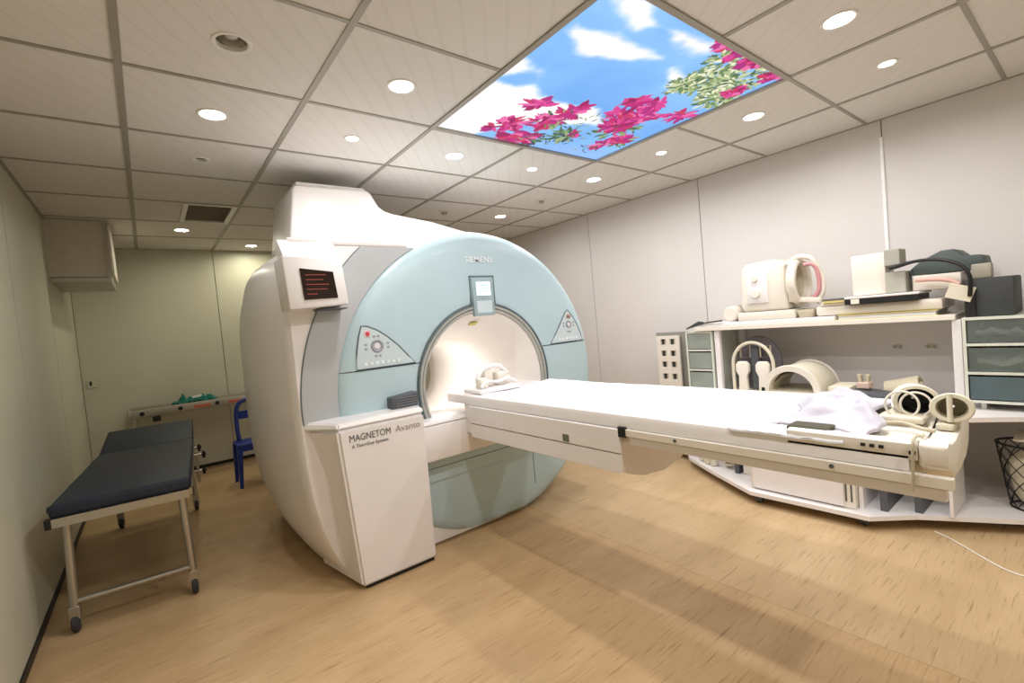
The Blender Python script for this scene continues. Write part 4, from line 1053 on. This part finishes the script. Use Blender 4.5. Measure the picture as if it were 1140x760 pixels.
obj('cable', tube(B(), [(3.66, 1.42, zb + .32), (3.66, 1.36, zb + .36), (3.66, 1.28, zb + .345), (3.67, 1.255, zb + .30), (3.70, 1.225, zb + .20), (3.70, 1.228, zb + .10), (3.70, 1.27, zb + .03)], .018, 10), M_WHITE2, HC, smooth=60)
obj('rest_arm', prism(B(), [(1.22, zb + .03), (1.42, zb + .05), (1.42, zb + .085), (1.22, zb + .065)], 'x', 3.63, 3.68, .006), M_WHITE2, HC, smooth=40)
# books, slab, block cushion
zp = ZT + .099
BK = thing('magazine', 'thin dark-spined magazine on the white pad', 'magazine', (3.74, 1.12, zp))
obj('pages', bx(3.60, 3.80, 1.075, 1.20, zp + .020, zp + .036), M_YELLOW, BK); obj('cover', bx(3.597, 3.80, 1.073, 1.20, zp + .036, zp + .045), M_DGREY, BK); obj('lower_pad', bx(3.62, 3.8, 1.07, 1.22, zp, zp + .020, .004), M_WHITE2, BK)
KB = thing('black_slab', 'long black edged slab with white top on the white pad', 'slab', (3.74, .87, zp))
obj('core', bx(3.57, 3.86, .70, 1.065, zp, zp + .034, .003), M_BLACK, KB); obj('top', bx(3.565, 3.87, .69, 1.065, zp + .034, zp + .048, .004), M_WHITE, KB)
obj('corner', bx(3.566, 3.60, .985, 1.03, zp + .002, zp + .032), M_WHITE2, KB)
zk = zp + .049
CU = thing('block_cushion', 'white block cushion with grey corner pieces standing on the black slab', 'cushion', (3.76, .95, zk))
obj('block', bx(3.66, 3.86, .865, 1.045, zk, zk + .26, .012, 2), M_WHITE2, CU, smooth=40)
obj('upper_foam', bx(3.65, 3.80, .79, .864, zk + .17, zk + .27, .005), mat('light grey foam', (.66, .65, .60), .8), CU)
obj('lower_foam', bx(3.64, 3.80, .765, .864, zk, zk + .13, .005), mat('light grey foam', (.66, .65, .60), .8), CU)
WD = thing('grey_wedge_cushion', 'dark green-grey wedge cushion on the right of the top shelf', 'cushion', (3.84, .60, zk))
obj('wedge', prism(B(), [(.755, zk + .095), (.46, zk + .095), (.43, zk + .11), (.44, zk + .175), (.515, zk + .18), (.555, zk + .225), (.61, zk + .225), (.70, zk + .18), (.755, zk + .13)], 'x', 3.70, 3.98, .008), mat('green grey vinyl', (.27, .31, .30), .55), WD, smooth=40)
tag(base_to_floor(obj('white_wedge', prism(B(), [(.745, zk + .0), (.525, zk - .0), (.525, zk + .088), (.74, zk + .094)], 'x', 3.68, 3.94, .010), M_WHITE2, smooth=40)), 'white wedge block under the dark wedge cushion', 'block')
tag(base_to_floor(obj('grey_plastic_cap', bx(3.60, 3.68, .395, .475, 1.346, 1.425, .008), mat('taupe plastic', (.62, .60, .54), .5), smooth=40)), 'taupe plastic cap beside the dark wedge cushion', 'cap')
cb = [(3.63, .835, zk + .155), (3.62, .80, zk + .16), (3.60, .72, zk + .175), (3.58, .64, zk + .175), (3.565, .56, zk + .155), (3.555, .50, zk + .115), (3.555, .475, zk + .06), (3.56, .475, zk + .0), (3.57, .48, zk - .05)]
tag(obj('black_cable', tube(B(), cb, [.014] * 2 + [.010] * 7, 10), M_BLACK, smooth=60), 'thick black cable curving from the cushion block', 'cable')
tag(base_to_floor(obj('pink_tube', tube(B(), [(3.60, .71, zk + .066), (3.595, .64, zk + .062), (3.59, .57, zk + .05), (3.585, .52, zk + .02)], [.016, .013, .013, .010], 10), mat('salmon tube', (.86, .68, .63), .5), smooth=60)), 'salmon pink tube lying before the white wedge block', 'tube')
tg = bx(3.575, 3.582, .465, .575, zk - .068, zk + .015, .002); bmesh.ops.rotate(tg, verts=tg.verts[:], cent=(3.58, .52, zk - .03), matrix=Matrix.Rotation(math.radians(20), 3, 'X'))
tag(base_to_floor(obj('paper_tag', tg, M_CREAM)), 'cream paper tag hanging at the right end of the shelf', 'tag')
BB = thing('black_box', 'dark charcoal box on top of the wide drawer tower', 'box', (3.80, .40, 1.136))
obj('body', bx(3.60, 3.95, .315, .505, 1.136, 1.345, .010), M_CHAR, BB, smooth=40)
obj('side_flap', bx(3.585, 3.60, .46, .505, 1.136, 1.30, .004), M_BLACK, BB)
BP = thing('folding_paddle', 'dark grey paddle with thin black handle at the left shelf end', 'paddle', (3.62, 2.10, ZT + .03))
obj('blade', prism(B(), [(2.04, ZT + .040), (2.10, ZT + .052), (2.21, ZT - .0), (2.22, ZT - .012), (2.13, ZT + .010), (2.05, ZT + .032)], 'x', 3.585, 3.598, .001), M_CHAR, BP)
obj('handle', tube(B(), [(3.592, 2.04, ZT + .036), (3.592, 1.90, ZT + .046)], .006, 8), M_BLACK, BP, smooth=60)

# ---- wire basket with white bag on the right of the cart base
WB = thing('wire_basket', 'dark wire mesh basket at the right end of the cart base', 'basket', (3.68, .16, .088))
bcx, bcy, brx, bry, z0, z1 = 3.66, .12, .16, .30, .09, .44
def bp(t, z):
    k = .84 + .16 * (z - z0) / (z1 - z0); return (bcx + brx * k * math.cos(t), bcy + bry * k * math.sin(t), z)
nb = 18
obj('rim', tube(B(), [bp(2 * PI * k / 40, z1) for k in range(40)], .006, 8, closed=True), M_BLACK, WB, smooth=60)
obj('rim', tube(B(), [bp(2 * PI * k / 40, z0 + .005) for k in range(40)], .005, 8, closed=True), M_BLACK, WB, smooth=60)
for k in range(nb):
    for s in (-1, 1):
        obj('wire', tube(B(), [bp(2 * PI * k / nb + s * q_ / 8 * 1.4, z0 + .005 + (z1 - z0 - .005) * q_ / 8) for q_ in range(9)], .0024, 5), M_BLACK, WB, smooth=60)
bag = lathe(B(), [(.0005, 0), (.105, .004), (.120, .05), (.130, .15), (.132, .25), (.10, .31), (.04, .335), (.0005, .33)], (bcx, bcy, z0 + .01), 'z', 28)
for v in bag.verts:
    v.co.y = bcy + (v.co.y - bcy) * 1.9
    v.co += Vector((noise.noise(v.co * 11) * .012, noise.noise(v.co * 9 + Vector((5, 0, 0))) * .015, 0))
tag(base_to_floor(obj('linen_bag', bag, mat('off-white bag cloth', (.86, .83, .74), .85, 0, .04, 10), smooth=80)), 'off-white cloth bag stuffed in the wire basket', 'bag')
tag(base_to_floor(obj('folded_plastic_sheet', cloth(B(), 3.53, 3.80, -.10, .34, .445, 14, 18, .02, 9, 5, .008, lambda x, y, z, u, v: (x, y, z + .03 * v)), mat('pale plastic sheet', (.82, .80, .74), .5), smooth=70)), 'folded pale sheet lying over the wire basket', 'sheet')
# cable on the floor
cb = [(3.25, .62, .004), (3.2, .55, .004), (3.12, .47, .004), (3.05, .40, .004), (2.99, .33, .004), (2.97, .26, .004), (3.0, .18, .004), (3.08, .08, .004)]
tag(obj('floor_cable', tube(B(), cb, .004, 8), M_WHITE2, smooth=60), 'thin white cable lying on the floor before the cart', 'cable')
